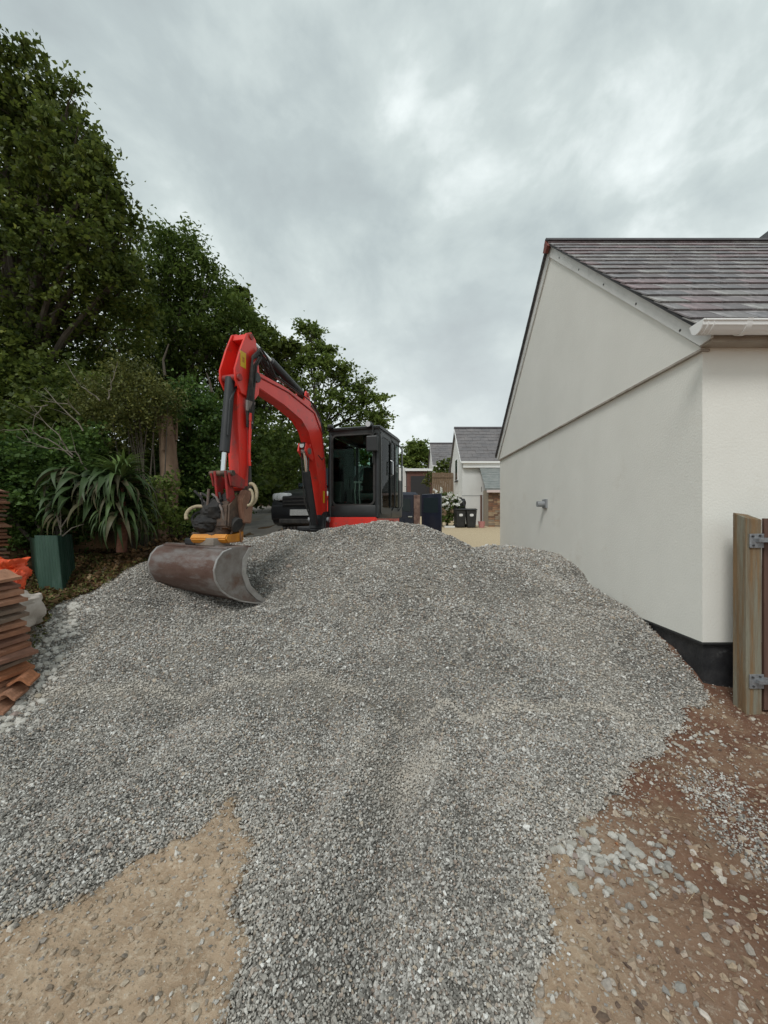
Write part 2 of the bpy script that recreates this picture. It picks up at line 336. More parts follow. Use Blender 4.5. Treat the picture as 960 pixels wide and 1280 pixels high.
def scatter(name, pts, scl, rot, rnd, dust, m, seed=0):
    """crushed stones on points: the faceted stones are made inside the node group"""
    me = bpy.data.meshes.new(name); me.vertices.add(len(pts)); me.vertices.foreach_set('co', pts.astype(np.float32).ravel())
    for n_, a in (('scl', scl), ('rot', rot)):
        at = me.attributes.new(n_, 'FLOAT_VECTOR', 'POINT'); at.data.foreach_set('vector', a.astype(np.float32).ravel())
    for n_, a in (('rnd', rnd), ('dust', dust)):
        at = me.attributes.new(n_, 'FLOAT', 'POINT'); at.data.foreach_set('value', a.astype(np.float32))
    me.update(); o = bpy.data.objects.new(name, me); C.objects.link(o)
    me.materials.append(m)
    ng = bpy.data.node_groups.new(name, 'GeometryNodeTree'); ng.interface.new_socket('Geometry', in_out='INPUT', socket_type='NodeSocketGeometry'); ng.interface.new_socket('Geometry', in_out='OUTPUT', socket_type='NodeSocketGeometry')
    A = ng.nodes.new; K_ = ng.links.new; gi = A('NodeGroupInput'); go = A('NodeGroupOutput'); jn = A('GeometryNodeJoinGeometry')
    for v in range(7):
        ic = A('GeometryNodeMeshIcoSphere'); ic.inputs['Radius'].default_value = 1; ic.inputs['Subdivisions'].default_value = 1
        spn = A('GeometryNodeSetPosition'); no = A('ShaderNodeTexNoise'); no.noise_dimensions = '4D'; no.inputs['W'].default_value = seed+v*5.3; no.inputs['Scale'].default_value = 1.1
        sb = A('ShaderNodeVectorMath'); sb.operation = 'SUBTRACT'; sb.inputs[1].default_value = (.5, .5, .5); K_(no.outputs['Color'], sb.inputs[0])
        ml = A('ShaderNodeVectorMath'); ml.operation = 'SCALE'; ml.inputs['Scale'].default_value = 2.6; K_(sb.outputs[0], ml.inputs[0])
        K_(ic.outputs['Mesh'], spn.inputs['Geometry']); K_(ml.outputs[0], spn.inputs['Offset'])
        smn = A('GeometryNodeSetMaterial'); smn.inputs['Material'].default_value = m; K_(spn.outputs[0], smn.inputs['Geometry'])
        ss = A('GeometryNodeSetShadeSmooth'); ss.inputs['Shade Smooth'].default_value = False; K_(smn.outputs[0], ss.inputs['Geometry'])
        gti = A('GeometryNodeGeometryToInstance'); K_(ss.outputs[0], gti.inputs[0]); K_(gti.outputs[0], jn.inputs[0])
    iop = A('GeometryNodeInstanceOnPoints'); K_(gi.outputs[0], iop.inputs['Points']); K_(jn.outputs[0], iop.inputs['Instance']); iop.inputs['Pick Instance'].default_value = True
    ri = A('FunctionNodeRandomValue'); ri.data_type = 'INT'; ri.inputs[4].default_value = 0; ri.inputs[5].default_value = 6; K_(ri.outputs[2], iop.inputs['Instance Index'])
    for n_, sck in (('rot', 'Rotation'), ('scl', 'Scale')):
        na = A('GeometryNodeInputNamedAttribute'); na.data_type = 'FLOAT_VECTOR'; na.inputs[0].default_value = n_; K_(na.outputs[0], iop.inputs[sck])
    K_(iop.outputs[0], go.inputs[0]); md = o.modifiers.new('stones', 'NODES'); md.node_group = ng
    return o
GREYS = [(0, (.13, .123, .112)), (.14, (.225, .214, .195)), (.30, (.32, .306, .28)), (.46, (.41, .392, .36)), (.60, (.33, .265, .22)), (.70, (.48, .46, .43)), (.84, (.57, .555, .52)), (.92, (.44, .37, .29)), (.97, (.72, .71, .68))]
gm = mat('gravel_fines', (.19, .18, .16), (.28, .26, .23), 60, .95, 1.0, 90, c3=(.23, .20, .16), s3=2)
o = grid_obj('gravel_heap', np.arange(-3.8, 2.70, .04), np.arange(.2, 10.3, .04),
             lambda X, Y: terrain(X, Y)-.02+np.clip(gmask(X, Y)*1.2, -.12, .011), gm, None, lambda X, Y: gmask(X, Y) > -.05)
tag(o, 'long heap of grey crushed stone spread across the yard in front of the excavator', 'gravel heap', kind='stuff')
def jitter(x0, x1, y0, y1, s):
    X, Y = np.meshgrid(np.arange(x0, x1, s), np.arange(y0, y1, s)); return (X+rng.uniform(-.5, .5, X.shape)*s).ravel(), (Y+rng.uniform(-.5, .5, X.shape)*s).ravel()
PX, PY = [], []
for (y0, y1, s) in ((.7, 1.9, .0073), (1.9, 3.0, .0086), (3.0, 4.4, .0118), (4.4, 6.6, .0155), (6.6, 10.2, .045)):
    x, y = jitter(-min(3.8, y1*1.08+.6), 2.7, y0, y1, s); PX.append(x); PY.append(y)
px_ = np.concatenate(PX); py_ = np.concatenate(PY)
g_ = gmask(px_, py_); st = sdf(px_, py_, STRIP)
keep = (g_ > rng.normal(.0, .018, len(g_))) | (rng.random(len(g_)) < .30*np.exp(np.minimum(g_, 0)/.07))
px_, py_ = px_[keep], py_[keep]
sx, sy = jitter(1.3, 2.5, .9, 3.1, .0115); ss_ = sdf(sx, sy, STRIP)+fbm(sx*4, sy*4, 51)*.5; k2 = rng.random(len(sx)) < np.clip(ss_*5+.1, 0, .95); 
px_ = np.concatenate([px_, sx[k2]]); py_ = np.concatenate([py_, sy[k2]]); n = len(px_)
isz = np.concatenate([np.zeros(n-k2.sum()), np.ones(k2.sum())])
pz_ = np.where(gmask(px_, py_) > 0, terrain(px_, py_), gz(px_, py_))+rng.uniform(-.009, .007, n)+isz*.002
tone = rng.random(n)**np.exp(1.2*(fbm(px_*1.4, py_*1.4, 81)*1.3+.12*sstep(3.2-py_, 0, 1.2)-.16+fbm(px_*6, py_*6, 83)*.8))
size = np.exp(rng.normal(0, .28, n))*np.interp(py_, [1, 2.5, 4, 7], [.0055, .0062, .0080, .0108])*np.where(py_ > 6.6, 2.0, 1)
coarse = (rng.random(n) < .02); size = np.where(coarse, size*1.55, size)
scl = size[:, None]*rng.uniform([.8, .65, .45], [1.25, 1.0, .8], (n, 3))
rot = np.stack([rng.normal(0, .5, n), rng.normal(0, .5, n), rng.uniform(0, 6.28, n)], -1)
slump = np.exp(-(((px_-.12-.10*(3.1-py_))/.17)**2+((py_-2.75)/.60)**2))
dust = (1-isz*.8)*np.clip(fbm(px_*1.6, py_*1.6, 61)*1.6-.05, 0, .35)+np.clip(fbm(px_*5, py_*5, 63)*1.2-.1, 0, .22)+.9*slump*np.clip(.55+fbm(px_*7, py_*4, 91)*2.2, 0, 1)+.25*sstep(3.2-py_, 0, 1)*np.clip(.3+fbm(px_*3, py_*3, 93)*2, 0, 1)+.9*np.exp(-((py_-3.05-fbm(px_*1.3, px_*0, 12)*.35)/.05)**2)*(px_ > 0)*(px_ < 1.9)+.9*np.exp(-((py_-3.30-fbm(px_*1.3, px_*0, 12)*.35)/.05)**2)*(px_ < -.2)
dust += .35*np.clip(.15-gmask(px_, py_), 0, .15)/.15
o = scatter('loose_gravel', np.stack([px_, py_, pz_], -1), scl, rot, tone, np.clip(dust*(1-isz*.75)*rng.uniform(.4, 1.1, n), 0, .85), stone_material('crushed_stone', GREYS, (.56, .515, .45)))
tag(o, 'small angular grey and buff stones covering the heap', 'gravel', kind='stuff')
print('stones', n)
# pebbles on the bare tan patch and on the red-brown soil
def pebbles(name, label, x0, x1, y0, y1, s, dens, smin, smax, cols, seed):
    x, y = jitter(x0, x1, y0, y1, s); gg = gmask(x, y); dn = dens(x, y); k = (gg < .03) & (rng.random(len(x)) < dn); x, y = x[k], y[k]; n = len(x)
    sz = smin*(smax/smin)**(rng.random(n)**2.6)
    o = scatter(name, np.stack([x, y, gz(x, y)+sz*.15], -1), sz[:, None]*rng.uniform([.8, .7, .4], [1.3, 1, .75], (n, 3)),
                np.stack([rng.normal(0, .3, n), rng.normal(0, .3, n), rng.uniform(0, 6.28, n)], -1), rng.random(n), np.clip(rng.normal(.35, .25, n), 0, .85), stone_material(name, cols, (.33, .24, .155)), seed)
    tag(o, label, 'pebbles', kind='stuff')
PC = [(0, (.20, .17, .14)), (.2, (.33, .26, .19)), (.45, (.42, .34, .26)), (.65, (.28, .26, .24)), (.8, (.48, .42, .34)), (.92, (.56, .52, .46))]
RC = [(0, (.13, .09, .07)), (.2, (.27, .19, .14)), (.4, (.38, .31, .25)), (.6, (.30, .28, .26)), (.8, (.46, .42, .37)), (.93, (.55, .50, .45))]
pebbles('embedded_pebbles', 'buff pebbles pressed into the bare tan triangle of subsoil', -2.5, -.3, .6, 2.4, .015, lambda x, y: .42+.9*np.clip(fbm(x*3, y*3, 71)+.12-(x+.9)*.3, 0, 1), .003, .017, PC, 3)
pebbles('soil_pebbles', 'mixed pale pebbles and chips lying over the red brown soil', .3, 4.0, .6, 3.5, .016, lambda x, y: .28+.9*np.clip(fbm(x*2.5, y*2.5, 72)+.08+(1.75-y)*.4, 0, 1), .0035, .021, RC, 9)
# rubble stones large enough to tell apart
stone_me = []
smc = [mat('rubble_%d' % i, c, tuple(v*.75 for v in c), 30, .9, .6, 60) for i, c in enumerate([(.55, .52, .46), (.42, .40, .365), (.70, .67, .61), (.42, .33, .29), (.47, .41, .32), (.52, .24, .12)])]
for i, m in enumerate(smc):
    for j in range(3):
        bb = bmesh.new(); bmesh.ops.create_icosphere(bb, subdivisions=1, radius=1); rr = random.Random(i*9+j)
        for v in bb.verts: v.co *= rr.uniform(.55, 1.25)
        
        me = bpy.data.meshes.new('stone'); bb.to_mesh(me); bb.free(); me.materials.append(m); stone_me.append(me)
def rubble(label, pts, group=None, w=(5, 5, 5, 2, 2, .5)):
    t = thing('rubble_patch', label, 'rubble', (pts[0][0], pts[0][1], tz(pts[0][0], pts[0][1])))
    for (x, y, s) in pts:
        i = random.choices(range(6), w)[0]*3+random.randrange(3)
        z = float(np.maximum(gz(np.array([x]), np.array([y])), terrain(np.array([x]), np.array([y]))-.01)[0])
        place('stone', stone_me[i], t, Vector((x, y, z+s*.30))-t.location, (random.uniform(-.4, .4), random.uniform(-.4, .4), random.uniform(0, 6.3)), (s*random.uniform(.9, 1.3), s*random.uniform(.7, 1.05), s*random.uniform(.5, .8)))
pts = []
for _ in range(150):
    u = random.random(); x = .80+u*.50+random.gauss(0, .07); y = 1.83+random.gauss(0, .085)+u*.04; pts.append((x, y, random.uniform(.011, .027)))
rubble('pale grey rubble lumps spilled at the toe of the gravel beside the brown soil', pts, w=(5, 6, 5, 1.5, 2, .3))
pts = [(random.uniform(.75, 2.2), random.uniform(1.0, 2.3), random.uniform(.009, .021)) for _ in range(90)]
pts = [p for p in pts if gmask(np.array([p[0]]), np.array([p[1]]))[0] < 0 and sdf(np.array([p[0]]), np.array([p[1]]), STRIP)[0] < 0]
rubble('scattered buff stones half buried in the red brown soil at the lower right', pts, w=(2, 2, 1, 5, 4, .4))
pts = []
EL = [(-2.95, 2.85), (-3.05, 3.1), (-3.12, 3.35), (-3.22, 3.6), (-3.35, 3.9), (-3.4, 4.15)]
for _ in range(290):
    u = random.random()**.8*(len(EL)-1); i = int(u); f_ = u-i; a, b_ = EL[i], EL[min(i+1, len(EL)-1)]
    pts.append((a[0]+(b_[0]-a[0])*f_+random.gauss(.09, .10), a[1]+(b_[1]-a[1])*f_+random.gauss(0, .05), random.uniform(.018, .044)))
rubble('white and pale grey rubble edging the gravel beside the clay tile stack', pts, w=(3, 1.5, 14, .3, .5, .05))
pts = [(2.05+random.gauss(0, .3), 2.75+random.gauss(0, .1)+0, random.uniform(.009, .02)) for _ in range(60)]
rubble('small pale stones strewn where the heap meets the soil near the gate post', pts, w=(5, 3, 6, 1, 1, .1))

# ------------------------------------------------------------ foliage
def leaf_mesh(name, c, size, m, parent, var, nb=(0, 0, .9), asp=.42, droop=.0, parent_loc=None):
    n = len(c); nrm = rng.normal(0, 1, (n, 3))*.75+np.array(nb); nrm /= np.linalg.norm(nrm, axis=1)[:, None]
    u = rng.normal(0, 1, (n, 3)); u[:, 2] -= droop; u -= nrm*(u*nrm).sum(1)[:, None]; u /= np.linalg.norm(u, axis=1)[:, None]+1e-9
    v = np.cross(nrm, u); s = size[:, None]
    V = np.empty((n, 4, 3)); V[:, 0] = c-u*s*.5; V[:, 1] = c+v*s*asp-u*s*.05+nrm*s*.10; V[:, 2] = c+u*s*.55-nrm*s*.06; V[:, 3] = c-v*s*asp-u*s*.05+nrm*s*.10
    if parent is not None: V = V-np.array(parent.location)
    o = poly_obj(name, V.reshape(-1, 3), np.arange(n*4).reshape(n, 4), m, {'var': np.repeat(var, 4)}); o.parent = parent; return o
def clump_points(cl, per, tw=.16, shell=.5):
    """leaves gathered on twig ends inside ellipsoid clumps; returns centres and a colour value"""
    P_, V_ = [], []
    for (c, r, k) in cl:
        c = np.array(c); r = np.array(r if hasattr(r, '__len__') else (r, r, r*.85)); nt_ = max(7, int(per*k/22))
        d = rng.normal(0, 1, (nt_, 3)); d /= np.linalg.norm(d, axis=1)[:, None]; rad = rng.random(nt_)**.33; rad = np.where(rng.random(nt_) < shell, .8+.35*rng.random(nt_), rad)
        tws = c+d*rad[:, None]*r; tv = rng.random(nt_)*.55+.15*rng.random()
        for i in range(nt_):
            q = rng.integers(14, 30); a = rng.normal(0, 1, 3); a[2] *= .5; a /= np.linalg.norm(a); t = rng.normal(0, tw, q)
            P_.append(tws[i]+a*np.clip(t, -2*tw, 2*tw)[:, None]*1.5+rng.normal(0, tw*.42, (q, 3))); V_.append(np.clip(tv[i]+rng.normal(0, .16, q)+rng.random()*.1, 0, 1))
    return np.concatenate(P_), np.concatenate(V_)
bark = mat('bark', (.055, .045, .035), (.10, .085, .065), 9, .95, .8, 30, stretch=(1, 1, .3))
LM = {'dark': leafmat('dark_leaf', (.048, .076, .018), (.18, .225, .045), (.33, .36, .08), .42),
      'mid': leafmat('green_leaf', (.055, .095, .020), (.17, .235, .05), (.30, .35, .08), .40),
      'olive': leafmat('olive_leaf', (.08, .125, .028), (.24, .31, .07), (.38, .42, .11), .40),
      'ivy': leafmat('ivy_leaf', (.036, .078, .020), (.15, .25, .055), (.27, .40, .10), .34),
      'dry': leafmat('dry_leaf', (.07, .04, .02), (.22, .13, .06), (.33, .24, .13), .1),
      'yel': leafmat('yellow_green_leaf', (.06, .075, .022), (.21, .22, .06), (.36, .34, .10), .3)}
def tree(name, label, cat, base, trunk_top, clumps, leaf, per, size, tr=.16, tw=.16, group=None, asp=.42, droop=0, limbs=True, nolimb=()):
    t = thing(name, label, cat, base, 0, group); b0 = Vector(base); tt = Vector(trunk_top)
    main = clumps; clumps = list(clumps); extra = []
    for (c, r, k) in main:
        rr = r if not hasattr(r, '__len__') else max(r)
        for _ in range(4):
            d = Vector((random.gauss(0, 1), random.gauss(0, 1), random.gauss(0, 1)+.25)).normalized(); q = Vector(c)+d*rr*random.uniform(.95, 1.2); extra.append((tuple(q), rr*random.uniform(.16, .32), k*.055))
    b = B(); mid = (b0+tt)/2+Vector((random.uniform(-.15, .15), random.uniform(-.15, .15), 0))
    b.tube([b0-Vector((0, 0, .3)), b0+(mid-b0)*.4, mid, tt], [tr*1.25, tr, tr*.85, tr*.6], 10)
    for (c, r, k) in clumps:
        c = Vector(c); st_ = mid.lerp(tt, random.uniform(.2, 1)); m1 = st_.lerp(c, .5)+Vector((random.uniform(-.2, .2), random.uniform(-.2, .2), random.uniform(.0, .3)))
        b.tube([st_, m1, c], [tr*.32, tr*.2, tr*.07], 6)
        rr = r if not hasattr(r, '__len__') else max(r)
        for _ in range(5):
            d = Vector((random.gauss(0, 1), random.gauss(0, 1), random.gauss(0, .8))).normalized()*rr*random.uniform(.7, 1.0)
            b.tube([m1.lerp(c, .5), c+d*.5, c+d], [tr*.09, tr*.06, tr*.025], 4)
    b.obj('trunk', bark, t, world=True, smooth=True)
    p, v = clump_points(clumps+extra, per, tw)
    leaf_mesh('crown', p, size*rng.uniform(.6, 1.3, len(p)), LM[leaf], t, v, asp=asp, droop=droop); return t, len(p)
def pc(l, Y, dz=0, k=1, flat=1):
    """clumps given as (px, py, radius px, depth offset)"""
    out = []
    for a in l:
        px, py, r, dy = a; y = Y+dy; p = P(px, py, y); R_ = r/500*y; out.append(((p.x, p.y, p.z), (R_, R_*1.1, R_*flat), k*R_*R_))
    return out
cnt = []
# large overhanging tree on the left
cl = pc([(-60,80,50,0),(-15,75,36,0),(28,88,30,.2),(60,98,30,.2),(85,130,30,.1),(100,172,26,0),(50,150,45,.4),(0,170,55,.3),(128,212,24,0),(140,245,28,0),(95,220,42,.3),(40,230,50,.4),(-20,250,60,.5),(160,275,24,.2),(135,300,36,.2),(75,300,50,.4),(10,320,60,.2),(150,345,36,.5),(95,365,45,.6),(30,390,55,.7),(-30,400,60,.4),(165,320,20,.2),
         (150,400,42,1.2),(90,440,48,1.2),(20,460,50,1.4),(-20,330,60,1.6),(60,200,50,1.6),(100,270,50,1.6),(110,350,55,1.7)], 7.0)
cl = [((c[0]-.10, c[1], c[2]-.20), r_, k_) for c, r_, k_ in cl]
t, n = tree('broadleaf_tree', 'tallest dark broadleaf tree overhanging the left edge of the yard', 'tree', (-7.6, 7.8, .9), (-7.2, 7.8, 5.2), cl, 'dark', 3000, .090, .24, .11, asp=.34, droop=.5); cnt.append(n)
# feathery ash-like tree behind
cl = pc([(215,308,22,0),(228,322,20,.3),(200,340,30,0),(238,345,26,0),(262,362,24,0),(225,375,40,.3),(185,385,36,.2),(285,388,20,.1),(270,410,32,.1),(297,412,18,0),(235,425,42,.2),(190,440,40,0),(290,440,28,.3),(255,470,40,.5),(205,485,38,.5),(160,450,40,.8),(295,478,26,.6),(240,390,40,1.6),(200,430,50,1.8),(270,450,40,1.8),(60,470,60,-1),(110,480,50,-1)], 11.0)
t, n = tree('feathery_tree', 'mid green tree with fine feathery leaves behind the hedge, below the tall dark tree', 'tree', (-6.6, 11.4, 1.5), (-6.3, 11.3, 5.4), cl, 'mid', 2100, .125, .2, .16, asp=.22, droop=.6); cnt.append(n)
cl = pc([(303,372,7,0),(306,392,12,0),(313,412,14,0),(326,428,16,0),(345,432,12,0),(300,440,20,.4),(330,455,18,0),(352,455,9,.2),(318,480,26,.3),(350,485,16,.5),(300,505,26,.3),(335,520,28,.3),(362,440,8,.2)], 13.0)
t, n = tree('round_leaved_tree', 'tree with loose round-leaved sprays against the sky behind the arm top', 'tree', (-5.0, 13.4, 1.7), (-4.8, 13.3, 4.3), cl, 'dark', 1000, .12, .15, .11, asp=.5); cnt.append(n)
cl = pc([(388,412,9,0),(392,428,11,0),(386,446,14,0),(398,462,17,0),(412,448,10,.2),(418,474,18,0),(436,470,12,.3),(440,496,18,0),(456,488,13,0),(467,512,15,0),(477,524,10,0),(452,525,18,.2),(425,515,24,0),(400,500,26,0),(372,484,18,.4),(364,460,11,.3),(352,500,16,.5),(380,530,30,.4),(420,550,32,.6),(450,555,26,.8),(350,550,28,.3),(385,575,30,.3),(410,600,30,.8),(360,590,20,.4)], 17.0)
t, n = tree('birch_like_tree', 'lighter green tree with a pointed top rising behind the boom and cab', 'tree', (-3.4, 17.6, 1.9), (-3.2, 17.5, 5.5), cl, 'olive', 760, .125, .18, .15, asp=.45); cnt.append(n)
# hedge bank each side of the lane
def shrub(name, label, cat, base, clumps, leaf, per, size, tw=.10, asp=.45, stems=6, tr=.03, **kw):
    t = thing(name, label, cat, base); b0 = Vector(base); b = B()
    for i in range(stems):
        c = Vector(random.choice(clumps)[0]); b.tube([b0+Vector((random.uniform(-.2, .2), random.uniform(-.2, .2), -.1)), b0.lerp(c, .5)+Vector((random.uniform(-.15, .15), 0, .1)), c], [tr, tr*.7, tr*.3], 5)
    b.obj('stem', bark, t, world=True)
    p, v = clump_points(clumps, per, tw); leaf_mesh('foliage', p, size*rng.uniform(.6, 1.3, len(p)), LM[leaf], t, v, asp=asp, **kw); cnt.append(len(p)); return t
shrub('hedge', 'dark understorey hedge filling the bank behind the strap leaved plant', 'hedge', (-5.4, 6.9, 1.0), pc([(-10,520,60,0),(50,500,55,.2),(110,520,55,.3),(170,540,55,.5),(40,590,55,0),(100,600,50,.3),(170,610,50,.6),(210,560,40,.6),(-20,620,60,-.5),(0,450,50,.3),(220,610,34,.8),(60,540,50,-.4)], 6.9), 'dark', 6500, .075)
shrub('hedge', 'leafy lane hedge on the far side of the lane behind the digger boom', 'hedge', (-2.0, 15.2, 1.6), pc([(385,560,22,0),(400,590,22,0),(385,612,18,-.2),(420,580,26,0),(440,560,20,0),(420,620,26,0),(450,600,24,0),(470,580,20,0),(480,615,20,0),(398,628,14,-.4)], 15), 'mid', 2200, .11)
shrub('hedge', 'hedge bank on the left of the lane between ivy and dark tree tunnel', 'hedge', (-5.6, 11.6, 1.6), pc([(270,520,30,0),(300,545,28,0),(318,575,20,.2),(290,590,30,0),(312,612,14,.2),(260,570,34,-.4),(250,620,34,-.6),(285,630,20,-.2),(325,540,26,1.2),(345,560,18,2.2),(300,500,30,.8)], 11), 'mid', 3000, .10)
shrub('hedge', 'dark thicket closing the far end of the lane tunnel', 'hedge', (-6.4, 21.5, 2.2), pc([(345,560,22,0),(365,575,20,0),(345,590,20,.5),(330,580,20,0),(350,612,14,1.2),(370,600,18,.3),(330,605,14,.5),(358,560,24,2),(345,580,26,3.0),(368,590,24,3.0),(325,590,24,3),(325,618,14,4),(345,622,14,4),(365,618,14,4),(385,615,14,3),(305,612,16,4),(322,606,16,-4),(334,612,11,-5),(320,617,10,-5),(328,600,14,-3)], 20), 'dark', 700, .22, tw=.2)
shrub('ivy_bush', 'glossy bright green ivy mass covering the bank just left of the digger arm', 'ivy', (-3.7, 6.9, 1.1), pc([(232,492,18,0),(252,505,20,0),(268,525,16,0),(240,530,28,0),(262,560,22,0),(232,570,28,.1),(255,600,28,0),(228,615,28,0),(266,628,18,0),(240,650,24,-.1),(212,640,20,-.1),(225,515,20,.2)], 6.8), 'ivy', 15000, .055, tw=.08)
shrub('yellowing_bush', 'yellow green straggly bush topping the hedge above the strap leaved plant', 'bush', (-3.6, 5.9, 1.0), pc([(150,465,16,0),(170,470,18,0),(190,482,16,0),(135,490,22,0),(165,500,26,0),(195,505,22,0),(210,500,14,0),(125,520,22,.1),(160,535,26,.1),(190,530,22,.1),(110,505,16,.1)], 5.9), 'yel', 17000, .045, tw=.10, asp=.3, stems=16, tr=.014)
shrub('bramble_shrub', 'low dark bramble spilling over the bank above the green tree guard', 'bush', (-4.4, 5.2, .8), pc([(15,570,34,0),(50,585,34,0),(90,590,30,.1),(20,620,34,0),(60,625,34,0),(95,630,28,0),(10,660,26,.2),(45,665,24,.2),(90,660,22,.3),(-20,600,34,.1),(100,560,28,.3)], 5.4), 'ivy', 14000, .055, tw=.09)
shrub('bramble_shrub', 'low green undergrowth at the foot of the bare trunk', 'bush', (-3.3, 6.0, 1.0), pc([(195,640,22,-.2),(215,645,20,-.3),(180,620,22,.1),(205,615,18,-.3),(225,655,14,-.1),(212,600,12,-.3)], 6.0), 'olive', 9000, .05, tw=.08)
# dead trunk with peeling bark
t = thing('dead_tree', 'thick brown bare trunk standing out of the hedge left of the ivy', 'tree trunk', (-3.42, 6.1, 1.0))
b = B(); b.tube([(-3.40, 6.1, .85), (-3.43, 6.1, 1.6), (-3.40, 6.12, 2.3), (-3.46, 6.1, 3.15)], [.19, .145, .13, .10], 14)
for k in range(14):
    a = random.uniform(0, 6.28); z = random.uniform(1.4, 3.0); b.tube([(-3.41+.13*math.cos(a), 6.1+.13*math.sin(a), z), (-3.41+.15*math.cos(a), 6.1+.15*math.sin(a), z+random.uniform(.2, .5))], [.025, .012], 5)
b.obj('trunk', mat('peeling_bark', (.13, .085, .055), (.24, .165, .11), 10, .95, 1, 22, stretch=(1, 1, .25), c3=(.10, .07, .05), s3=8), t, world=True, smooth=True)
for (a, m_, z) in (((206,470,6.0), (204,450,6.0), (211,430,6.0)), ((265,490,6.4), (262,476,6.4), (258,466,6.4))):
    b = B(); b.tube([P(*a), P(*m_), P(*z)], [.02, .015, .008], 6); 
    tag(b.obj('bare_twig', bark), 'thin grey bare twig standing up from the hedge left of the digger arm' if a[0] < 250 else 'short broken grey stem sticking out of the ivy top', 'twig')
t = thing('dead_branches', 'tangle of pale bare branches reaching out of the hedge over the undergrowth', 'branches', P(80, 600, 5.0))
tw_m = mat('twig', (.13, .115, .09), (.21, .185, .15), 20, .9)
for pts_ in ([(90,570,5),(60,548,4.9),(30,537,4.8),(0,538,4.8)], [(90,570,5),(72,545,4.9),(55,525,4.9),(38,508,4.8)], [(125,500,5.2),(100,482,5.1),(80,450,5)], [(105,540,5.1),(70,502,5),(55,485,5)], [(135,500,5.2),(140,480,5.2),(147,452,5.2)], [(110,590,5),(95,565,4.9),(60,560,4.8),(20,545,4.7)], [(60,505,5),(48,515,4.9),(40,540,4.9)], [(100,520,5.2),(85,505,5.1),(50,500,5.1)]):
    q = [P(*k_) for k_ in pts_]; fine = []
    for i_ in range(len(q)-1):
        for f_ in (0, .25, .5, .75): fine.append(q[i_].lerp(q[i_+1], f_)+Vector((random.gauss(0, .008), random.gauss(0, .012), random.gauss(0, .010))))
    fine.append(q[-1]); b = B(); n_ = len(fine); b.tube(fine, [.0075*(1-k_/n_)+.0015 for k_ in range(n_)], 5)
    for i_ in range(2, n_-1, 2):
        d_ = (fine[i_]-fine[i_-1]).normalized()+Vector((random.gauss(0, .5), random.gauss(0, .5), random.gauss(0, .5))); l_ = random.uniform(.06, .22)
        b.tube([fine[i_], fine[i_]+d_*l_*.5+Vector((0, 0, .01)), fine[i_]+d_*l_], [.003, .002, .001], 4)
    b.obj('branch', tw_m, t, world=True)
# strap leaved plant
t = thing('strap_leaved_plant', 'large spiky plant with long drooping strap leaves and a brown spent stem', 'plant', P(152, 700, 5.0))
b = B(); st0 = Vector(P(152, 690, 5.0)); st1 = Vector(P(150, 600, 5.0)); b.tube([st0, st0.lerp(st1, .5)+Vector((.03, 0, 0)), st1], [.06, .05, .04], 10)
b.obj('stem', mat('spent_flower', (.09, .035, .022), (.16, .07, .04), 30, .95, 1, 60), t, world=True, smooth=True)
strap_m = [leafmat('strap_%d' % i, c, c, None, .15, .5) for i, c in enumerate([(.04, .072, .022), (.07, .115, .034), (.14, .21, .06), (.09, .085, .045)])]
strap_me = []
for i, (arc, wd, mi) in enumerate(((2.3, .05, 0), (2.0, .06, 1), (1.5, .045, 2), (2.5, .065, 3), (1.1, .05, 2), (2.1, .075, 0))):
    b = B(); rows = []; x = z = 0; a = .9
    for k in range(11):
        f_ = k/10; w_ = wd*math.sin(math.pi*(.12+.88*f_)**.8)*1.0*(1-f_*.3)+.002
        rows.append([(x, -w_, z+w_*.35), (x, 0, z), (x, w_, z+w_*.35)])
        x += .1*math.cos(a); z += .1*math.sin(a); a -= arc/10
    b.sheet(rows); b.bm.normal_update(); me = bpy.data.meshes.new('leaf'); b.bm.to_mesh(me); b.bm.free(); me.polygons.foreach_set('use_smooth', [True]*len(me.polygons)); me.materials.append(strap_m[mi]); strap_me.append(me)
top = Vector(P(150, 600, 5.0))-t.location
for k in range(290):
    u = random.random(); i = random.choice([2, 4, 1, 2]) if u < .35 else random.choice([0, 1, 3, 5, 0])
    h = 0 if u < .35 else -random.uniform(.0, .62)
    rad = random.uniform(0, 6.28)
    s_ = random.uniform(.40, .65) if u < .35 else random.uniform(.48, .82)
    place('leaf', strap_me[i], t, top+Vector((.02*math.cos(rad), .02*math.sin(rad), h+.03)), (random.uniform(-.3, .3), random.uniform(.1, .75) if u > .35 else random.uniform(-.5, .1), rad), (s_*.74, s_*random.uniform(.5, .9), s_*random.uniform(.8, 1.1)))
# second cluster of broad leaves to the left
t = thing('broad_leaved_plant', 'plant with long broad dull green leaves hanging left of the strap leaved one', 'plant', P(105, 690, 5.1))
for k in range(120):
    p = Vector(P(random.uniform(85, 135), random.uniform(600, 650), 5.0+random.uniform(-.1, .35))); rad = random.uniform(2.2, 5.2)
    s_ = random.uniform(.5, .8); place('leaf', strap_me[random.choice([0, 3, 5, 5])], t, p-t.location, (random.uniform(-.4, .4), random.uniform(-.1, .5), rad), (s_*.75, s_*1.35, s_))
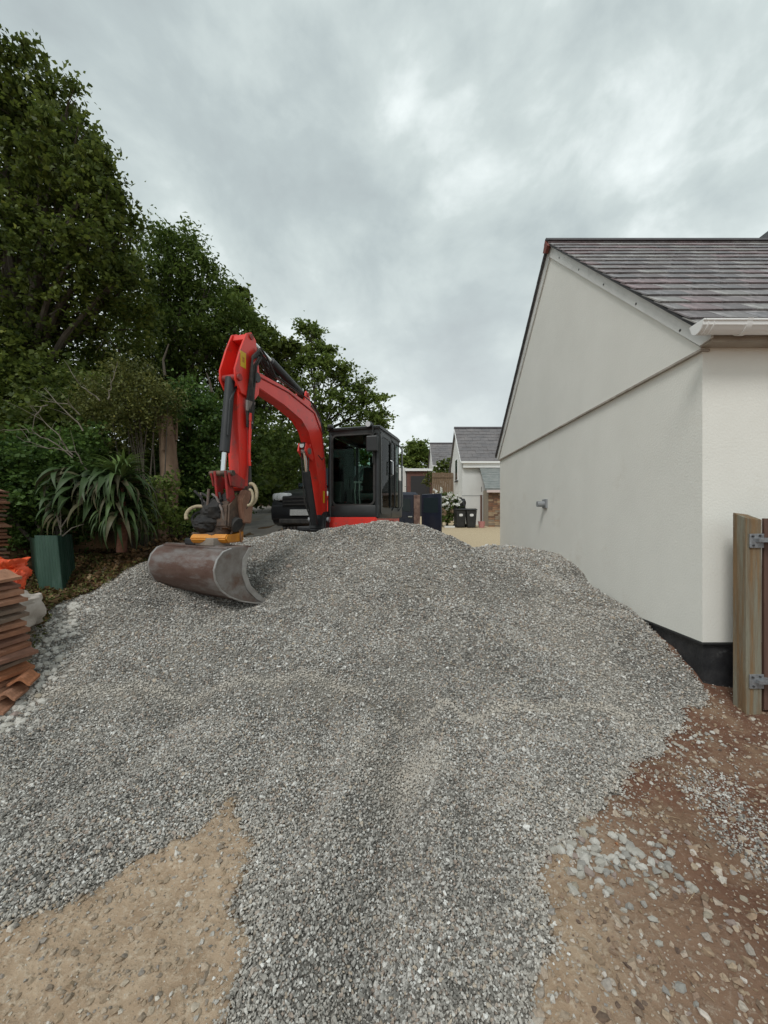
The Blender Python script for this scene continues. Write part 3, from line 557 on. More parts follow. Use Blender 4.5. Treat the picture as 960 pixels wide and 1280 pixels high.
# leaf litter on the bank
n = 9000; x = rng.uniform(-4.6, -2.9, n); y = rng.uniform(3.9, 8.0, n); k = (gmask(x, y) < .06); x, y = x[k], y[k]
hump = .28*np.exp(-(((x+3.25)/.35)**2+((y-5.75)/.6)**2))*rng.random(len(x))
o = leaf_mesh('leaf_litter', np.stack([x, y, terrain(x, y)+.02+hump+rng.uniform(0, .03, len(x))], -1), rng.uniform(.03, .075, len(x)), LM['dry'], None, rng.random(len(x)), nb=(0, 0, 1.2)); tag(o, 'brown dead leaves lying along the foot of the hedge bank', 'leaf litter', kind='stuff')
n = 5000; x = rng.uniform(-4.6, -3.1, n); y = rng.uniform(3.4, 5.6, n); k = (gmask(x, y) < .08); x, y = x[k], y[k]
o = leaf_mesh('weeds', np.stack([x, y, terrain(x, y)+.02+rng.uniform(0, .05, len(x))], -1), rng.uniform(.02, .05, len(x)), LM['yel'], None, rng.random(len(x))*.8, nb=(0, -.3, .5), asp=.2); tag(o, 'low yellow green weeds and moss by the white rubble edge', 'weeds', kind='stuff')
# straw and twigs on the soil
b = B()
for _ in range(260):
    x = random.uniform(.9, 3.4); y = random.uniform(1.0, 3.3); 
    if gmask(np.array([x]), np.array([y]))[0] > -.03: continue
    a = random.uniform(0, 6.28); l_ = random.uniform(.02, .07); z = float(gz(np.array([x]), np.array([y]))[0])+.006
    b.tube([(x, y, z), (x+l_*math.cos(a), y+l_*math.sin(a), z+random.uniform(0, .012))], .0013, 3)
tag(b.obj('straw', mat('straw', (.38, .28, .17), (.20, .13, .08), 20, .9)), 'bits of straw and twig scattered on the red brown soil', 'straw', kind='stuff')

# ------------------------------------------------------------ near house
render_m = mat('render_wall', (.84, .83, .775), (.79, .78, .725), 1.6, .93, .35, 55, lo=.3, hi=.7, c3=(.66, .62, .54), s3=1.4, lo3=.58, hi3=.90, spec=.2)
upper_m = mat('render_gable', (.82, .81, .76), (.77, .76, .71), 1.3, .93, .3, 50, lo=.3, hi=.7, spec=.2)
white_pvc = mat('white_plastic', (.86, .86, .855), (.82, .82, .81), 3, .35)
bitumen = mat('bitumen', (.018, .019, .022), (.05, .05, .052), 5, .55, .6, 25, c3=(.12, .12, .12), s3=6, lo3=.58, hi3=.72)
slate_ms = [mat('slate_%d' % i, c, tuple(v*.72 for v in c), 7, .55, .6, 30, c3=tuple(min(1, v*1.75) for v in c), s3=6, lo3=.45, hi3=.62, stretch=(1, .45, .45)) for i, c in enumerate([(.14, .122, .125), (.175, .15, .152), (.19, .178, .178), (.23, .22, .212), (.15, .142, .148), (.19, .145, .15)])]
H = thing('rendered_house', 'cream rendered gable ended house with purple slate roof on the right', 'house', (HX, 3.45, 0))
YF, YB, ZE, RY, RZ, XR = 3.45, 9.91, 3.09, 6.68, 6.25, 11.0
b = B(); b.prism([(YF, .53), (YB, .53), (YB, ZE-.02), (YF, ZE-.02)], HX, XR, 'x'); b.obj('wall', render_m, H, world=True)
sl = (RZ-.20-ZE)/(RY-YF)
b = B(); b.prism([(YF-.012, ZE-.04), (YB+.012, ZE-.04), (YB+.012, ZE-.02), (RY, RZ-.26), (YF-.012, ZE-.02)], HX-.022, XR-.01, 'x'); b.obj('gable_wall', upper_m, H, world=True)
b = B(); b.prism([(YF-.02, ZE-.055), (YB+.02, ZE-.055), (YB+.02, ZE-.035), (YF-.02, ZE-.035)], HX-.034, HX+.05, 'x'); b.obj('drip_bead', mat('drip_shadow_brown', (.30, .26, .22), (.45, .41, .36), 9, .8), H, world=True)  # bead coloured dark brown to paint in the shadow line under the gable lip
b = B(); b.box((HX+.03, YF+.03, -.3), (XR, YB-.03, .54)); b.obj('plinth', bitumen, H, world=True)
b = B(); b.box((HX-.004, YF-.004, .515), (XR, YB+.004, .532)); b.obj('stop_bead', mat('bead', (.04, .04, .04)), H, world=True)
VX = 2.585; EY0, EY1 = 3.30, 10.06
def roofz(y, off=0): return RZ-abs(y-RY)*(RZ-3.20)/(RY-EY0)+off
b = B(); b.prism([(EY0, 3.20-.03), (RY, RZ-.03), (EY1, 3.20-.03), (EY1, 3.20-.08), (RY, RZ-.09), (EY0, 3.20-.08)], VX+.03, XR, 'x'); roof = b.obj('roof', slate_ms[2], H, world=True)
# barge boards
barge = mat('barge_board', (.72, .72, .70), (.65, .65, .63), 4, .8, .2, 60, c3=(.50, .50, .49), s3=2)
dk = mat('dark_edge', (.035, .035, .038), (.06, .058, .06), 10, .7)
for s_, y0 in ((1, EY0), (-1, EY1)):
    b = B(); b.prism([(y0, 3.12), (RY, RZ-.085), (RY, RZ-.285), (y0+s_*.12, 3.075), (y0, 3.09)], VX+.045, VX+.068, 'x')
    bo = b.obj('barge_board', barge, H, world=True)
    b = B(); b.prism([(y0, 3.15), (RY, RZ-.05), (RY, RZ-.080), (y0, 3.12)], VX+.01, VX+.10, 'x'); b.obj('undercloak', dk, H, world=True)
    if s_ == 1:
        b = B()
        for k in range(5):
            y = EY0+.35+k*.66; z = roofz(y)-.20; b.cyl((VX+.048, y, z), (VX+.040, y, z), .012, 8)
        nn = b.obj('nail', dk, bo, world=True)
# soffit strip joining wall and board
b = B()
for s_, y0 in ((1, EY0), (-1, EY1)): b.prism([(y0+s_*.1, 3.20-.10), (RY, RZ-.11), (RY, RZ-.14), (y0+s_*.1, 3.20-.13)], VX+.068, HX+.02, 'x')
b.obj('soffit', barge, H, world=True)
# slates, one by one on the front slope
ang = math.atan2(RZ-3.20, RY-EY0); gauge = .262; sw = .305; slope = math.hypot(RZ-3.20, RY-EY0); sme = []
for i, m in enumerate(slate_ms):
    for j in range(2):
        b = B(); rr = random.Random(i*3+j); w2 = sw/2-.005
        b.add([(-w2, 0, 0), (w2, 0, 0), (w2, .36, -.001), (-w2, .36, -.001), (-w2, rr.uniform(-.006, .006), .014), (w2, rr.uniform(-.006, .006), .014), (w2, .36, .006), (-w2, .36, .006)], [(0, 3, 2, 1), (4, 5, 6, 7), (0, 1, 5, 4), (1, 2, 6, 5), (2, 3, 7, 6), (3, 0, 4, 7)])
        me = bpy.data.meshes.new('slate'); bmesh.ops.recalc_face_normals(b.bm, faces=b.bm.faces); b.bm.to_mesh(me); b.bm.free(); me.materials.append(m); sme.append(me)
nc = int(slope/gauge); ns = 0
bfar = {i: B() for i in range(6)}
for c in range(nc+1):
    s0 = c*gauge-.02; y = EY0+s0*math.cos(ang); z = 3.20-.026+s0*math.sin(ang); x = VX+sw/2+(0 if c % 2 else -sw/2)
    while x < XR:
        xl, wS = x, 1.0
        if x-sw/2 < VX-.01: xl = x+sw/4; wS = .5
        ratio = xl/y; loc = Vector((xl, y, z))-H.location; rx = ang-.052+random.uniform(-.004, .004)
        if c == nc: scy = .5
        else: scy = 1
        if ratio < .965 and ns < 300:
            place('slate', random.choice(sme), roof, loc, (rx, random.uniform(-.006, .006), random.uniform(-.006, .006)), (wS, scy, 1)); ns += 1
        else:
            bb = bfar[random.randrange(6)]; M_ = Matrix.Translation(Vector((xl, y, z))) @ Matrix.Rotation(rx, 4, 'X'); w2 = (sw/2-.003)*wS
            bb.box((-w2, 0, 0), (w2, .36*scy, .008), M_)
        x += sw
print('slates', ns)
for i, bb in bfar.items():
    if len(bb.bm.verts): bb.obj('slates', slate_ms[i], roof, world=True, kind='stuff')
    else: bb.bm.free()
b = B()   # back slope slates
for c in range(nc):
    s0 = c*gauge-.02; y = EY1-s0*math.cos(ang); z = 3.20-.02+s0*math.sin(ang); M_ = Matrix.Translation(Vector((0, y, z))) @ Matrix.Rotation(-ang+.036, 4, 'X')
    x = VX
    while x < XR: b.box((x+.003, -.36, -.0), (x+sw-.003, 0, .008), M_); x += sw
b.obj('slates', slate_ms[4], roof, world=True, kind='stuff')
# ridge tiles
rd = mat('ridge_tile', (.05, .045, .05), (.08, .07, .075), 6, .7, .4, 30)
x = VX-.02; 
while x < XR:
    b = B(); b.prism([(RY-.075, RZ-.045), (RY-.02, RZ+.022), (RY+.02, RZ+.022), (RY+.075, RZ-.045), (RY+.06, RZ-.055), (RY, RZ+.002), (RY-.06, RZ-.055)], x, x+.4515, 'x')
    b.obj('ridge_tile', rd, roof, world=True); x += .452
b = B(); b.prism([(RY-.10, RZ-.16), (RY, RZ-.015), (RY+.10, RZ-.16), (RY, RZ-.22)], VX-.03, VX+.02, 'x'); b.obj('ridge_end', mat('red_clay', (.22, .06, .045), (.15, .05, .04), 12, .8), roof, world=True)
# gutter
b = B(); gy, gz0, gr = 3.235, 3.165, .072; prof = [(gy+gr*math.cos(a), gz0+gr*math.sin(a)*1.05) for a in np.linspace(math.pi, 2*math.pi, 13)]; prof = [(gy-gr-.012, gz0+.014), (gy-gr-.012, gz0+.002), (gy-gr-.002, gz0-.004), (gy-gr+.002, gz0-.030), (gy-gr+.010, gz0-.034)]+[p_ for p_ in prof if p_[1] < gz0-.038]+[(gy+gr, gz0), (gy+gr+.004, gz0+.012)]
inner = [(gy+(gr-.006)*math.cos(a), gz0+(gr-.006)*math.sin(a)*1.05) for a in np.linspace(2*math.pi, math.pi, 13)]
b.prism(prof+[(gy+gr-.004, gz0+.012)]+inner+[(gy-gr+.004, gz0+.012)], VX-.11, XR, 'x'); gut = b.obj('gutter', white_pvc, H, world=True, smooth=True)
b = B(); b.prism(prof, VX-.125, VX-.108, 'x'); b.obj('end_cap', white_pvc, gut, world=True)
for gx in (VX+.22, VX+1.15, VX+2.1):
    b = B(); pr = [(gy+(gr+.007)*math.cos(a), gz0+(gr+.007)*math.sin(a)*1.05) for a in np.linspace(math.pi, 2*math.pi, 13)]; b.prism([(gy-gr-.016, gz0+.016)]+pr+[(gy+gr+.01, gz0+.016)], gx, gx+.045, 'x'); b.obj('bracket', white_pvc, gut, world=True, smooth=True)
for gx in (VX-.09, VX-.045):
    b = B(); pr = [(gy+(gr+.006)*math.cos(a), gz0+(gr+.006)*math.sin(a)*1.05) for a in np.linspace(math.pi, 2*math.pi, 13)]; b.prism([(gy-gr-.01, gz0+.014)]+pr+[(gy+gr+.008, gz0+.014)], gx, gx+.012, 'x'); b.obj('rib', white_pvc, gut, world=True, smooth=True)
b = B(); b.box((HX-.03, 3.31, 3.065), (XR, 3.325, 3.17)); b.box((HX-.03, 3.325, 3.065), (XR, YF-.013, 3.08)); b.obj('fascia', mat('fascia', (.30, .25, .20), (.40, .35, .29), 4, .6), H, world=True)
# rear cross gable showing over the ridge at the right
b = B(); b.prism([(7.15, 5.3), (8.9, 8.2), (10.65, 5.3), (10.65, 5.15), (7.15, 5.15)], 8.0, 9.9, 'y'); b.obj('cross_gable', upper_m, H, world=True)
b = B(); b.prism([(7.0, 5.30), (7.1, 5.25), (8.9, 8.24), (8.9, 8.40)], 7.95, 9.9, 'y'); b.prism([(10.8, 5.30), (10.7, 5.25), (8.9, 8.245), (8.9, 8.405)], 7.95, 9.9, 'y'); b.obj('cross_roof', dk, H, world=True)
# vent outlet
grey_pl = mat('grey_plastic', (.30, .31, .32), (.25, .26, .27), 8, .5)
v = B(); c = P(682, 630, 6.97); v.box((HX-.03, c.y-.09, c.z-.075), (HX+.02, c.y+.09, c.z+.085), bev=.008); vo_ = v.obj('vent', grey_pl, H, world=True)
v = B(); v.cyl((HX-.15, c.y, c.z), (HX-.03, c.y, c.z), .05, 16); v.obj('outlet', grey_pl, vo_, world=True, smooth=True)

# ------------------------------------------------------------ gate post and gate
wood = mat('post_wood', (.25, .155, .075), (.155, .10, .055), 3.5, .9, .8, 30, stretch=(8, 8, .5), c3=(.24, .225, .17), s3=1.6, lo3=.42, hi3=.58)
galv = mat('galvanised', (.38, .40, .42), (.24, .24, .25), 25, .5, .2, 60, metal=.6)
G = thing('gate_post', 'square timber gate post with metal hinge brackets at the house corner', 'gate post', (2.84, 3.2, 0))
b = B(); v = b.add([(2.776,3.135,-.3),(2.90,3.135,-.3),(2.90,3.26,-.3),(2.776,3.26,-.3),(2.776,3.135,1.605),(2.90,3.135,1.59),(2.90,3.26,1.632),(2.776,3.26,1.648)], [(0,3,2,1),(4,5,6,7),(0,1,5,4),(1,2,6,5),(2,3,7,6),(3,0,4,7)])
bmesh.ops.bevel(b.bm, geom=list(b.bm.edges), offset=.004, segments=1, affect='EDGES'); b.obj('post', wood, G, world=True)
for z in (1.43, .33):
    b = B(); b.box((2.795, 3.122, z-.06), (2.905, 3.134, z+.05), bev=.002); br = b.obj('hinge_bracket', galv, G, world=True)
    b = B(); b.box((2.84, 3.09, z-.015), (2.93, 3.122, z+.015), bev=.002); b.cyl((2.93, 3.085, z-.05), (2.93, 3.085, z+.05), .012, 10); b.obj('hinge_pin', galv, br, world=True)
    b = B()
    for (dx, dz) in ((-.025, .03), (.03, .035), (-.02, -.04)): b.cyl((2.84+dx, 3.123, z+dz), (2.84+dx, 3.113, z+dz), .008, 8)
    b.obj('bolt', dk, br, world=True)
redwood = mat('gate_wood', (.09, .045, .032), (.13, .07, .05), 4, .8, .4, 40, stretch=(6, 6, .5))
G = thing('timber_gate', 'red brown timber gate hung on the post at the right edge', 'gate', (2.96, 3.1, .05))
for k in range(9): b = B(); b.box((2.932+k*.118, 3.15, .09), (2.932+k*.118+.112, 3.172, 1.60), bev=.002); b.obj('board', redwood, G, world=True)
for z in (1.43, .33): b = B(); b.box((2.945, 3.173, z-.05), (4.0, 3.205, z+.05)); r_ = b.obj('rail', redwood, G, world=True); b = B(); b.box((2.915, 3.136, z-.018), (3.3, 3.149, z+.018)); b.obj('strap_hinge', galv, r_, world=True)
b = B(); b.box((2.78, 2.86, .0), (3.02, 3.06, .018), bev=.003); tag(b.obj('paving_scrap', mat('stone_flag', (.42, .36, .28), (.34, .29, .23), 10, .9)), 'small pale flat stone lying at the foot of the gate post', 'stone')

# ------------------------------------------------------------ clay tile stacks
clay = [mat('clay_%d' % i, c, tuple(v*.7 for v in c), 9, .85, .5, 40, c3=tuple(min(1, v*1.25+.05) for v in c), s3=6) for i, c in enumerate([(.33, .15, .085), (.40, .20, .12), (.27, .135, .09), (.24, .17, .125), (.42, .17, .08)])]
cme = []
for i, m in enumerate(clay):
    for j in range(3):
        b = B(); rr = random.Random(i+j*7); rows = []
        pts_ = []
        for k in range(9):
            u = k/8-.5; z = .018*math.cos(u*math.pi*2.0)+.0; pts_.append((u*.30, z))
        poly = pts_+[(x, z-.016) for x, z in reversed(pts_)]
        b.prism(poly, -.2, .2+rr.uniform(-.015, .01), 'y'); bmesh.ops.recalc_face_normals(b.bm, faces=b.bm.faces); me = bpy.data.meshes.new('tile'); b.bm.to_mesh(me); b.bm.free(); me.materials.append(m); cme.append(me)
def stack(label, x1, y0, z0, courses, pitch, nx, lean, wts, ragged, ny=2, thk=1):
    t = thing('tile_stack', label, 'roof tiles', (x1-.3, y0, z0), 0)
    for c in range(courses):
        for iy in range(ny):
            for ix in range(nx):
                out = random.uniform(-ragged, ragged)+(random.uniform(0, .05) if random.random() < .2 else 0)
                x = x1-.15-ix*.30-c*lean+out; y = y0+iy*.41+random.uniform(-.02, .02)
                i = random.choices(range(5), wts(c/courses))[0]*3+random.randrange(3)
                place('tile', cme[i], t, Vector((x, y, z0+c*pitch+.02))-t.location, (random.uniform(-.05, .05), random.uniform(-.06, .06), random.uniform(-.07, .07)+(math.pi if c % 2 else 0)), (1, 1, thk*random.uniform(.9, 1.2)))
    return t
stack('nearest tall stack of weathered clay roof tiles at the left edge', -3.06, 3.28, .10, 17, .063, 3, .010, lambda f: (3, 2, 3, 4*f+.5, 2*(1-f)), .03, 1, 1.7)
stack('further stack of reddish clay roof tiles behind the orange bag', -4.62, 4.62, .62, 30, .045, 2, .0005, lambda f: (3, 4, 2, 1, 1), .016, 1, 1.3)
# fallen tiles at the stack foot
t = thing('fallen_tiles', 'orange broken roof tiles slipped from the foot of the nearest stack', 'roof tiles', (-2.9, 3.1, .1))
for (x, y, z, r1, r2, rz_, s_) in ((-3.03, 3.30, .30, .05, .12, .4, .8), (-3.06, 3.22, .22, .04, .14, .3, .8), (-3.08, 3.12, .15, .0, .1, .4, .9), (-3.16, 3.05, .12, .03, .06, .2, .9)):
    place('tile', cme[random.choice([12, 13, 3, 0])], t, Vector((x, y, z))-t.location, (r1, r2, rz_), (s_*.62, s_*.62, 1.3))

# bags
def sack(name, label, c, sx_, sy_, sz_, m, seed, amp=.25):
    bb = bmesh.new(); bmesh.ops.create_icosphere(bb, subdivisions=4, radius=1); sd_ = random.Random(seed).uniform(0, 50)
    from mathutils import noise as mn
    for v in bb.verts:
        p = v.co.copy(); n_ = mn.noise(p*1.6+Vector((sd_, 0, 0)))+.5*mn.noise(p*4+Vector((0, sd_, 0)))+.25*abs(mn.noise(p*9+Vector((0, 0, sd_))))
        q = Vector([math.copysign(abs(k)**.65, k) for k in p]); v.co = Vector((q.x*sx_, q.y*sy_, q.z*sz_))*(1+amp*n_)
    b = B(); b.bm.free(); b.bm = bb; bb.transform(Matrix.Translation(c)); o = b.obj(name, m, smooth=True); return tag(o, label, 'bag')
orange = mat('orange_plastic', (.75, .10, .025), (.62, .07, .02), 8, .45, .4, 20)
sack('orange_sack', 'crumpled bright orange plastic sack beside the tile stack', P(8, 712, 3.85)+Vector((0, 0, -.02)), .14, .14, .11, orange, 3, .5)
sack('orange_sack', 'smaller orange plastic flap hanging below the crumpled orange sack', P(20, 728, 3.8), .055, .06, .09, orange, 5, .5)
sack('white_sack', 'grubby white builders sack slumped under the orange one', P(22, 764, 3.75), .15, .16, .17, mat('white_sacking', (.52, .47, .42), (.42, .37, .32), 6, .7, .4, 30), 8, .3)
# green guard: two corrugated sheets forming an open box
green = mat('green_sheet', (.016, .052, .036), (.032, .080, .056), 4, .5, .3, 8, c3=(.07, .12, .10), s3=3, stretch=(3, 3, .6))
T_ = thing('tree_guard', 'dark green plastic guard box standing at the foot of the hedge', 'tree guard', (-3.98, 4.75, .6))
A_ = P(62, 668, 4.62); 
def panel(x0, y0, x1, y1, z0, z1, lx, nm):
    b = B(); n = 24; d = Vector((x1-x0, y1-y0, 0)); nn = Vector((-d.y, d.x, 0)).normalized(); rows = [[], [], [], []]
    for r_, (zc, off) in enumerate(((z0, 0), (z1, 0), (z1, .006), (z0, .006))):
        for k in range(n+1):
            p = Vector((x0, y0, zc))+d*(k/n)+nn*(.004*math.sin(k*math.pi/1.5)+off); p.x += lx*(zc-z0); rows[r_].append(tuple(p))
    b.sheet(rows); b.obj('panel', green, T_, world=True)
panel(-4.12, 4.72, -3.80, 4.66, .40, 1.40, -.10, 'a'); panel(-4.62, 5.2, -4.12, 4.72, .40, 1.36, -.10, 'b'); panel(-3.80, 4.66, -3.98, 5.1, .40, 1.40, -.10, 'c')
t = thing('sapling', 'leafless grey sapling twigs rising from the green guard', 'sapling', (-3.95, 4.85, 1.0))
b = B(); q0 = P(76, 690, 4.8); 
for pp in ([(76,690),(76,650),(74,615)], [(76,655),(68,640),(60,625)], [(76,660),(86,645),(92,632)], [(76,672),(90,660),(105,655)], [(77,665),(72,650),(72,640)]):
    b.tube([P(a, c_, 4.8) for a, c_ in pp], [.009, .006, .003], 5)
b.obj('stem', tw_m, t, world=True)

# ------------------------------------------------------------ excavator
EX = thing('excavator', 'red mini excavator with black cab parked behind the gravel heap, arm reaching over it', 'excavator', (-.963, 7.715, .72), math.atan2(-.963, -.27))
EXW = wm(EX); EXI = EXW.inverted()
FX = .95                     # boom foot, local x
red = mat('red_paint', (.80, .038, .022), (.68, .030, .020), 3, .38, .05, 60, c3=(.30, .07, .05), s3=7, lo3=.56, hi3=.74, coat=.15)
red2 = mat('worn_red', (.38, .022, .022), (.20, .03, .025), 12, .6, .3, 40, c3=(.12, .07, .05), s3=9)
blk = mat('cab_black', (.016, .017, .019), (.028, .029, .032), 6, .5, .05, 60)
rub = mat('rubber', (.022, .022, .023), (.05, .047, .043), 12, .85, .3, 40)
chrome = mat('chrome_rod', (.72, .73, .74), None, metal=1, rough=.15)
steel = mat('worn_steel', (.30, .285, .275), (.20, .175, .16), 6, .42, .2, 50, metal=.5, c3=(.15, .085, .06), s3=4, lo3=.45, hi3=.65)
rust = mat('rusty_shell', (.12, .065, .05), (.19, .125, .105), 5, .45, .3, 50, metal=.4, c3=(.26, .235, .225), s3=3.0, lo3=.46, hi3=.60, stretch=(.5, 1, 1.6))
grease = mat('greasy_iron', (.05, .035, .028), (.12, .075, .05), 14, .6, .5, 50, c3=(.17, .10, .06), s3=7)
yel = mat('warning_yellow', (.72, .47, .02), (.62, .38, .02), 10, .5)
orng = mat('orange_paint', (.62, .25, .02), (.50, .18, .015), 10, .5, .1, c3=(.2, .1, .04), s3=9)
beige = mat('hose_sleeve', (.45, .38, .25), (.32, .26, .17), 30, .7, .6, 80)
cglass = glass('cab_glass', (.66, .76, .71), .02, .0)
def ex(b, name, m, parent=EX, **k): return b.obj(name, m, parent, **k)
# undercarriage
b = B(); b.box((-.5, -.55, .30), (.5, .55, .55), bev=.03); b.cyl((0, 0, .5), (0, 0, .66), .38, 28); under = ex(b, 'track_frame', blk)
for s_ in (-1, 1):
    yc = s_*.77; R_ = .27; path = []
    for k in range(13): a = math.pi/2+math.pi*k/12; path.append((-.78+R_*math.cos(a), R_+R_*math.sin(a)))
    for k in range(13): a = -math.pi/2+math.pi*k/12; path.append((.78+R_*math.cos(a), R_+R_*math.sin(a)))
    inn = [(-.78+(x+.78)*.85 if x < 0 else .78+(x-.78)*.85, R_+(z-R_)*.86) for x, z in path]
    b = B(); n = len(path)
    vs = [(x, yc-.17, z+.02) for x, z in path]+[(x, yc+.17, z+.02) for x, z in path]+[(x, yc-.17, z+.02) for x, z in inn]+[(x, yc+.17, z+.02) for x, z in inn]
    fs = []
    for i in range(n): j = (i+1) % n; fs += [(i, j, n+j, n+i), (2*n+i, 3*n+i, 3*n+j, 2*n+j), (i, 2*n+i, 2*n+j, j), (n+i, n+j, 3*n+j, 3*n+i)]
    b.add(vs, fs); tk = ex(b, 'track', rub)
    b = B(); Ltot = 0; pts_ = [Vector((x, 0, z+.02)) for x, z in path]+[Vector((path[0][0], 0, path[0][1]+.02))]
    seg = [(pts_[i+1]-pts_[i]).length for i in range(n)]; tot = sum(seg); m_ = 40
    for k in range(m_):
        d = tot*k/m_; i = 0
        while d > seg[i]: d -= seg[i]; i += 1
        p = pts_[i].lerp(pts_[i+1], d/seg[i]); tv = (pts_[i+1]-pts_[i]).normalized(); M_ = Matrix.Translation(p+Vector((0, yc, 0))) @ tv.to_track_quat('X', 'Y').to_matrix().to_4x4()
        b.box((-.025, -.165, -.02), (.025, .165, .02), M_)
    ex(b, 'tread', rub, tk)
    for (x, r) in ((-.78, .2), (.78, .2), (-.4, .09), (0, .09), (.4, .09)):
        b = B(); b.cyl((x, yc-.12, R_+.02 if r > .1 else .15), (x, yc+.12, R_+.02 if r > .1 else .15), r, 20); ex(b, 'roller', grease, tk, smooth=True)
    b = B(); b.box((-.66, yc-.09, .18), (.66, yc+.09, .40), bev=.02); ex(b, 'side_beam', blk, tk)
# dozer blade at the rear
b = B(); b.prism([(-1.42, .05), (-1.38, .05), (-1.34, .2), (-1.36, .38), (-1.42, .40), (-1.40, .2)], -.95, .95, 'y'); bl = ex(b, 'dozer_blade', red)
for s_ in (-.4, .4): b = B(); b.box((-1.38, s_-.05, .16), (-.4, s_+.05, .28)); ex(b, 'blade_arm', blk, bl)
# house / body
b = B(); b.box((-.75, -.52, .66), (.80, .92, .74), bev=.02); ex(b, 'deck', blk)
b = B()
pl = [(-.98, -.45), (-.55, -.50), (.25, -.50), (.45, -.42), (.48, -.22), (.30, -.16), (.30, .06), (-.54, .06), (-.56, .92), (-.72, .90), (-1.02, .55), (-1.08, 0)]
b.prism(pl, .74, 1.30, 'z', bev=.04); body = ex(b, 'engine_cover', red, smooth=True)
b = B(); b.prism([(-1.10, -.50), (-1.00, -.55), (-.6, -.56), (-.6, .9), (-.95, .88), (-1.08, .7), (-1.16, 0)], .70, 1.15, 'z', bev=.03); ex(b, 'counterweight', red, smooth=True)
b = B(); b.prism([(-.60, .62), (.86, .62), (.90, .70), (.90, .90), (-.60, .90)], .10, .985, 'y', bev=.015); sk = ex(b, 'cab_skirt', red)
b = B(); b.box((-.2, .986, .70), (.55, .992, .84)); ex(b, 'skirt_panel', red2, sk)
# cab. front face at x=.83, lateral y .10 .. 1.00, z .90 .. 2.52
X0, X1, Y0, Y1, Z0, Z1 = -.50, .83, .10, 1.02, .90, 2.43
Fr = mat('cab_frame_black', (.014, .017, .018), (.025, .028, .029), 5, .42, .05, 60)
cab = B()
for (x, y) in ((X1-.02, Y0+.035), (X1-.02, Y1-.04), (X0+.05, Y0+.04), (X0+.05, Y1-.04), (.12, Y1-.03)):
    w_ = .045 if x > .5 else .035
    cab.tube([(x+.02 if x > .5 else x, y, Z0), (x+.015 if x > .5 else x, y, Z0+.8), (x-.02 if x > .5 else x, y, Z1-.05)], w_, 8)
cab.box((X0, Y0, Z0), (X1+.03, Y0+.03, Z0+.28), bev=.01); cab.box((X0, Y1-.03, Z0), (X1+.03, Y1, Z0+.18), bev=.01)
cab.box((X1-.01, Y0, Z0), (X1+.035, Y1, Z0+.20), bev=.012); cab.box((X0, Y0, Z0), (X0+.04, Y1, Z0+.55), bev=.012)
cab.box((X1-.05, Y0+.02, Z1-.13), (X1+.005, Y1-.02, Z1-.04), bev=.012); cab.box((X0, Y0+.02, Z1-.13), (X0+.06, Y1-.02, Z1-.05), bev=.012)
cab.box((X0, Y0+.01, Z1-.12), (X1, Y0+.06, Z1-.05)); cab.box((X0, Y1-.06, Z1-.12), (X1, Y1-.01, Z1-.05))
cab.box((X0+.02, Y0+.02, Z0-.02), (X1, Y1-.02, Z0+.03))
cf = ex(cab, 'cab_frame', Fr, smooth=True)
b = B(); b.prism([(X0-.03, Z1-.06), (X1+.03, Z1-.07), (X1+.045, Z1-.03), (X1-.03, Z1+.012), (X0+.1, Z1+.02), (X0-.02, Z1-.01)], Y0-.015, Y1+.015, 'y', bev=.02)
rf = ex(b, 'cab_roof', Fr, smooth=True)
# windscreen with rounded lower corner frame
ws0, ws1, wz0, wz1 = Y0+.07, Y1-.085, Z0+.205, Z1-.13
def rrect(a0, a1, c0, c1, r, n=6):
    o_ = []
    for (cx_, cz_, s0) in ((a1-r, c1-r, 0), (a0+r, c1-r, 1), (a0+r, c0+r, 2), (a1-r, c0+r, 3)):
        for k in range(n+1): a = math.pi/2*(s0+k/n); o_.append((cx_+r*math.cos(a), cz_+r*math.sin(a)))
    return o_
b = B(); b.prism(rrect(ws0-.01, ws1+.01, wz0-.01, wz1, .09), X1-.012, X1-.004, 'x'); wsn = ex(b, 'windscreen', cglass)
b = B(); oo = rrect(ws0-.012, ws1+.012, wz0-.012, wz1+.01, .10); ii = rrect(ws0+.018, ws1-.018, wz0+.018, wz1-.02, .08); n = len(oo)
b.add([(X1+.03, y, z) for y, z in oo]+[(X1+.034, y, z) for y, z in ii]+[(X1-.002, y, z) for y, z in oo]+[(X1-.002, y, z) for y, z in ii], [(i, (i+1) % n, n+(i+1) % n, n+i) for i in range(n)]+[(n+i, n+(i+1) % n, 3*n+(i+1) % n, 3*n+i) for i in range(n)]+[(i, 2*n+i, 2*n+(i+1) % n, (i+1) % n) for i in range(n)]); ex(b, 'screen_seal', rub, wsn)
b = B(); b.box((X0+.12, Y0+.012, Z0+.30), (X1-.06, Y0+.018, Z1-.13)); ex(b, 'side_window', cglass)
b = B(); b.box((X0+.02, Y0+.07, Z0+.56), (X0+.026, Y1-.07, Z1-.14)); ex(b, 'rear_window', cglass)
b = B(); b.box((X0+.10, Y1-.02, Z0+.20), (.09, Y1-.014, Z1-.13)); ex(b, 'rear_quarter_window', cglass)
